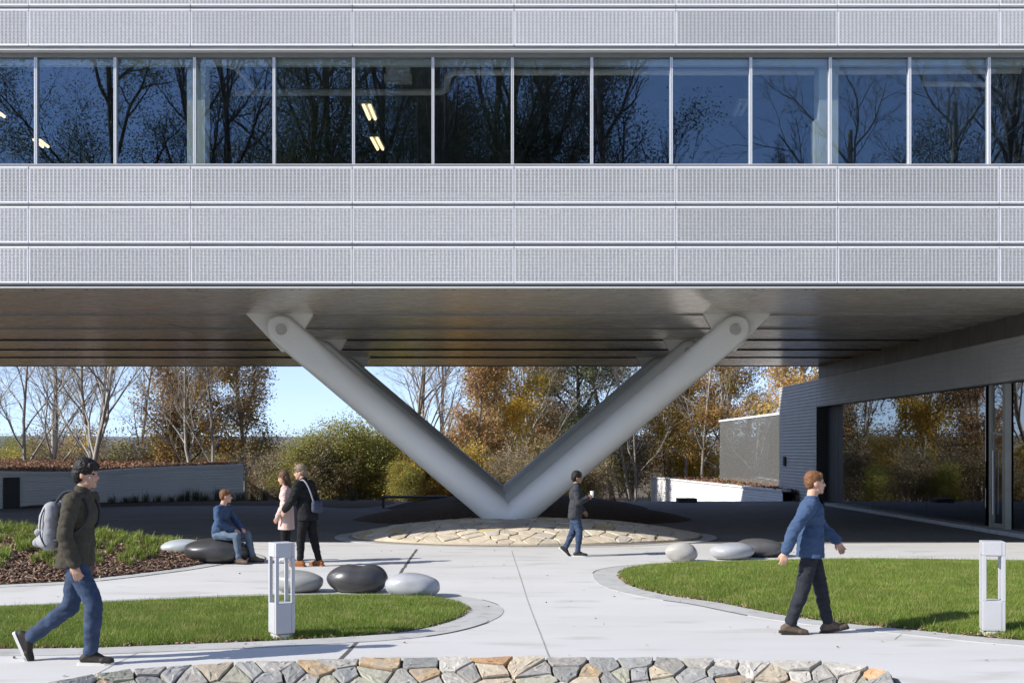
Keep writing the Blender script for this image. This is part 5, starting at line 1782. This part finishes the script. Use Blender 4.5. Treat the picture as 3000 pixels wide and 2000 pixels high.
def plant(kd, px, d, h, label, name='tree', cat='tree', group=None, rz=None, z=None, x=None):
    tr, cr = T[kd]
    base = {'o': 10, 'g': 10, 'r': 11, 'd': 11}.get(kd[0], None)
    full = {'bare_a': 11, 'bare_b': 10, 'bare_c': 11, 'bare_d': 12, 'oak_a': 10, 'oak_b': 10, 'gold': 10, 'rust': 11, 'dark': 11, 'wood_big': 24, 'olive': 5.2, 'brush_a': 3.6, 'brush_b': 3.2, 'brush_gold': 3.4}[kd]
    xx = (px - CX) * d / F if x is None else x
    root = empty(name, (xx, d, float(terr(d)) if z is None else z), rz if rz is not None else random.uniform(0, 6.28))
    s_ = h / full
    root.scale = (s_ * random.uniform(.92, 1.08), s_ * random.uniform(.92, 1.08), s_)
    tag(root, label, cat, group)
    link('trunk' if name != 'shrub' else 'stems', tr, root)
    if cr is not None:
        link('crown' if name != 'shrub' else 'foliage', cr, root)
    return root
BEHIND = 'trees beyond the plaza'
for kd, px, d, h, lab in [
    ('bare_c', -60, 60, 11, 'bare tree at the far left picture edge'),
    ('bare_a', 20, 66, 11, 'leaning bare tree rising over the low roof at the far left'),
    ('bare_b', 110, 62, 10, 'thin bare tree behind the head of the striding man, left one'),
    ('bare_a', 150, 70, 12, 'slim grey bare tree standing between two white-barked ones'),
    ('bare_b', 237, 58, 11, 'white-barked forked bare tree over the low curved building'),
    ('bare_a', 293, 60, 11, 'bare tree with a crooked trunk right of the white-barked forked one'),
    ('bare_c', 400, 72, 11, 'small bare tree in the sky gap before the brown oaks'),
    ('oak_a', 545, 61, 10.5, 'russet-leaved oak on the left of the two big brown oaks'),
    ('bare_b', 600, 57, 8.5, 'white multi-stemmed bare tree before the russet oak'),
    ('oak_b', 715, 60, 9.6, 'olive-brown oak with white trunk left of the sky gap'),
    ('olive', 915, 55, 3.3, 'dense round olive-green tree below the sky gap, left one'),
    ('olive', 1050, 56, 3.8, 'dense round olive-green tree below the sky gap, right one'),
    ('olive', 1170, 57, 3.6, 'dense round olive-green tree partly behind the left arm of the front column'),
    ('bare_c', 1135, 58, 5.5, 'small grey bare tree before the olive-green trees'),
    ('bare_a', 1180, 64, 13, 'tall bare tree seen in the upper left of the V opening'),
    ('bare_a', 1238, 67, 13, 'second tall bare tree in the V opening next to its twin'),
    ('rust', 1395, 62, 11, 'orange-leaved birch with pale trunk in the V opening'),
    ('gold', 1515, 66, 12, 'golden yellow tree in the middle of the V opening'),
    ('rust', 1575, 75, 13, 'pinkish rust-coloured tree right of the golden one'),
    ('bare_b', 1560, 73, 11, 'white-stemmed bare tree before the rust-coloured tree'),
    ('dark', 1710, 76, 13, 'dark green tree behind the right arm of the front column'),
    ('dark', 1800, 82, 14, 'farther dark green tree above the right column arm'),
    ('bare_b', 1860, 74, 8.5, 'white-stemmed bare tree left of the bright white wall'),
    ('oak_a', 1950, 80, 10, 'brown oak behind the bright white wall'),
    ('gold', 2010, 77, 12, 'yellow-brown tree right of the right column arm'),
    ('bare_b', 2075, 74, 10, 'white-barked forked tree beside the mirror-glazed wing'),
    ('oak_b', 2120, 74, 10, 'olive-brown tree rising behind the mirror-glazed wing'),
    ('oak_b', 2330, 66, 12, 'olive-brown oak above the ribbed corner wall'),
    ('oak_a', 2480, 72, 12, 'brown oak half hidden behind the ribbed pavilion'),
    ('dark', 2200, 84, 7, 'low dark tree far behind the mirror-glazed wing'),
    ('bare_d', 1300, 76, 13, 'thin dark bare tree far back in the V opening'),
        ('olive', 360, 84, 3.6, 'distant olive tree left of the brown oaks'),
    ('olive', 60, 78, 3.6, 'distant olive bush over the low roof at the far left'),
]:
    plant(kd, px, d, h, lab, group=BEHIND)
# undergrowth at the forest edge
r = np.random.RandomState(5)
k = 0
for px in np.arange(-180, 2480, 52):
    for d, hs in ((r.uniform(54, 57), .8), (r.uniform(63, 70), 1.0), (r.uniform(76, 92), 1.25)):
        if 330 < px < 460 and hs > 1.1 or 780 < px < 1120 and hs > 1.1 or px > 1750 and d < 74:
            continue
        if (px < 760 and d < 68) or (px > 1880 and 46 < d < 72 and hs < 1.2 and px > 1900):
            if d < 60 or px > 1900:
                continue
        kd = ['brush_a', 'brush_b', 'brush_a', 'brush_b', 'olive', 'brush_gold'][r.choice(6, p=[.3, .3, .1, .1, .12, .08])]
        if 1180 < px < 1420 and hs < .9:
            kd = 'brush_gold'
        hh = {'olive': 2.9}.get(kd, 3.3) * hs * r.uniform(.75, 1.2)
        plant(kd, px + r.uniform(-25, 25), d, hh, {'brush_a': 'tangled grey-brown shrub in the undergrowth at the forest edge', 'brush_b': 'pale-stemmed shrub in the undergrowth at the forest edge',
              'olive': 'low olive-green shrub in the undergrowth at the forest edge', 'brush_gold': 'yellow-leaved shrub in the undergrowth at the forest edge'}[kd],
              'shrub', 'shrub', 'undergrowth shrubs, ' + {'brush_a': 'grey-brown', 'brush_b': 'pale-stemmed', 'olive': 'olive', 'brush_gold': 'yellow'}[kd])
# wood behind the viewer, seen only as reflections in the window band
MIR = 2 * YG
for kd, px, d, h, lab in [
    ('bare_b', 30, 24, 17, 'bare tree reflected in the leftmost windows'), ('wood_big', 400, 20, 26, 'leafy dark tree reflected in the second and third window'),
    ('bare_d', 640, 16, 25, 'fine-twigged bare tree reflected in the fourth window'), ('bare_d', 740, 19, 24, 'bare tree reflected between fourth and fifth window'), ('wood_big', 900, 24, 25, 'leafy tree reflected in the fifth window'),
    ('wood_big', 1150, 20, 27, 'tall dark tree reflected behind the lit lamps'), ('wood_big', 1400, 22, 29, 'tall dark tree reflected at the middle of the window band'),
    ('wood_big', 1030, 31, 31, 'tall dark tree reflected deeper in the wood behind the sixth window'), ('wood_big', 1270, 33, 32, 'tall dark tree reflected deeper in the wood behind the seventh window'), ('wood_big', 1520, 32, 31, 'tall dark tree reflected deeper in the wood behind the eighth window'),
    ('wood_big', 1640, 21, 27, 'dark tree reflected in the eighth window'), ('bare_d', 1800, 15, 25, 'bare tree reflected left of the blue sky gap'), ('bare_d', 1300, 14, 27, 'bare tree reflected before the tall dark trees'),
    ('bare_d', 2060, 26, 19, 'low bare tree reflected in the blue sky gap'), ('bare_d', 2260, 28, 17.5, 'small bare tree reflected right of the blue sky gap'), ('bare_a', 2540, 16, 23, 'spreading bare tree reflected right of the right interior column'),
    ('bare_a', 2740, 18, 24, 'spreading bare tree reflected in the last but one window'), ('bare_d', 2860, 15, 24, 'bare tree reflected at the right end of the window band'), ('wood_big', 3060, 22, 24, 'dark tree reflected at the right picture edge'),
]:
    plant(kd, px, -d, h, lab, group='trees reflected in the windows', x=(px - CX) * (MIR + d) / F, z=-.1)
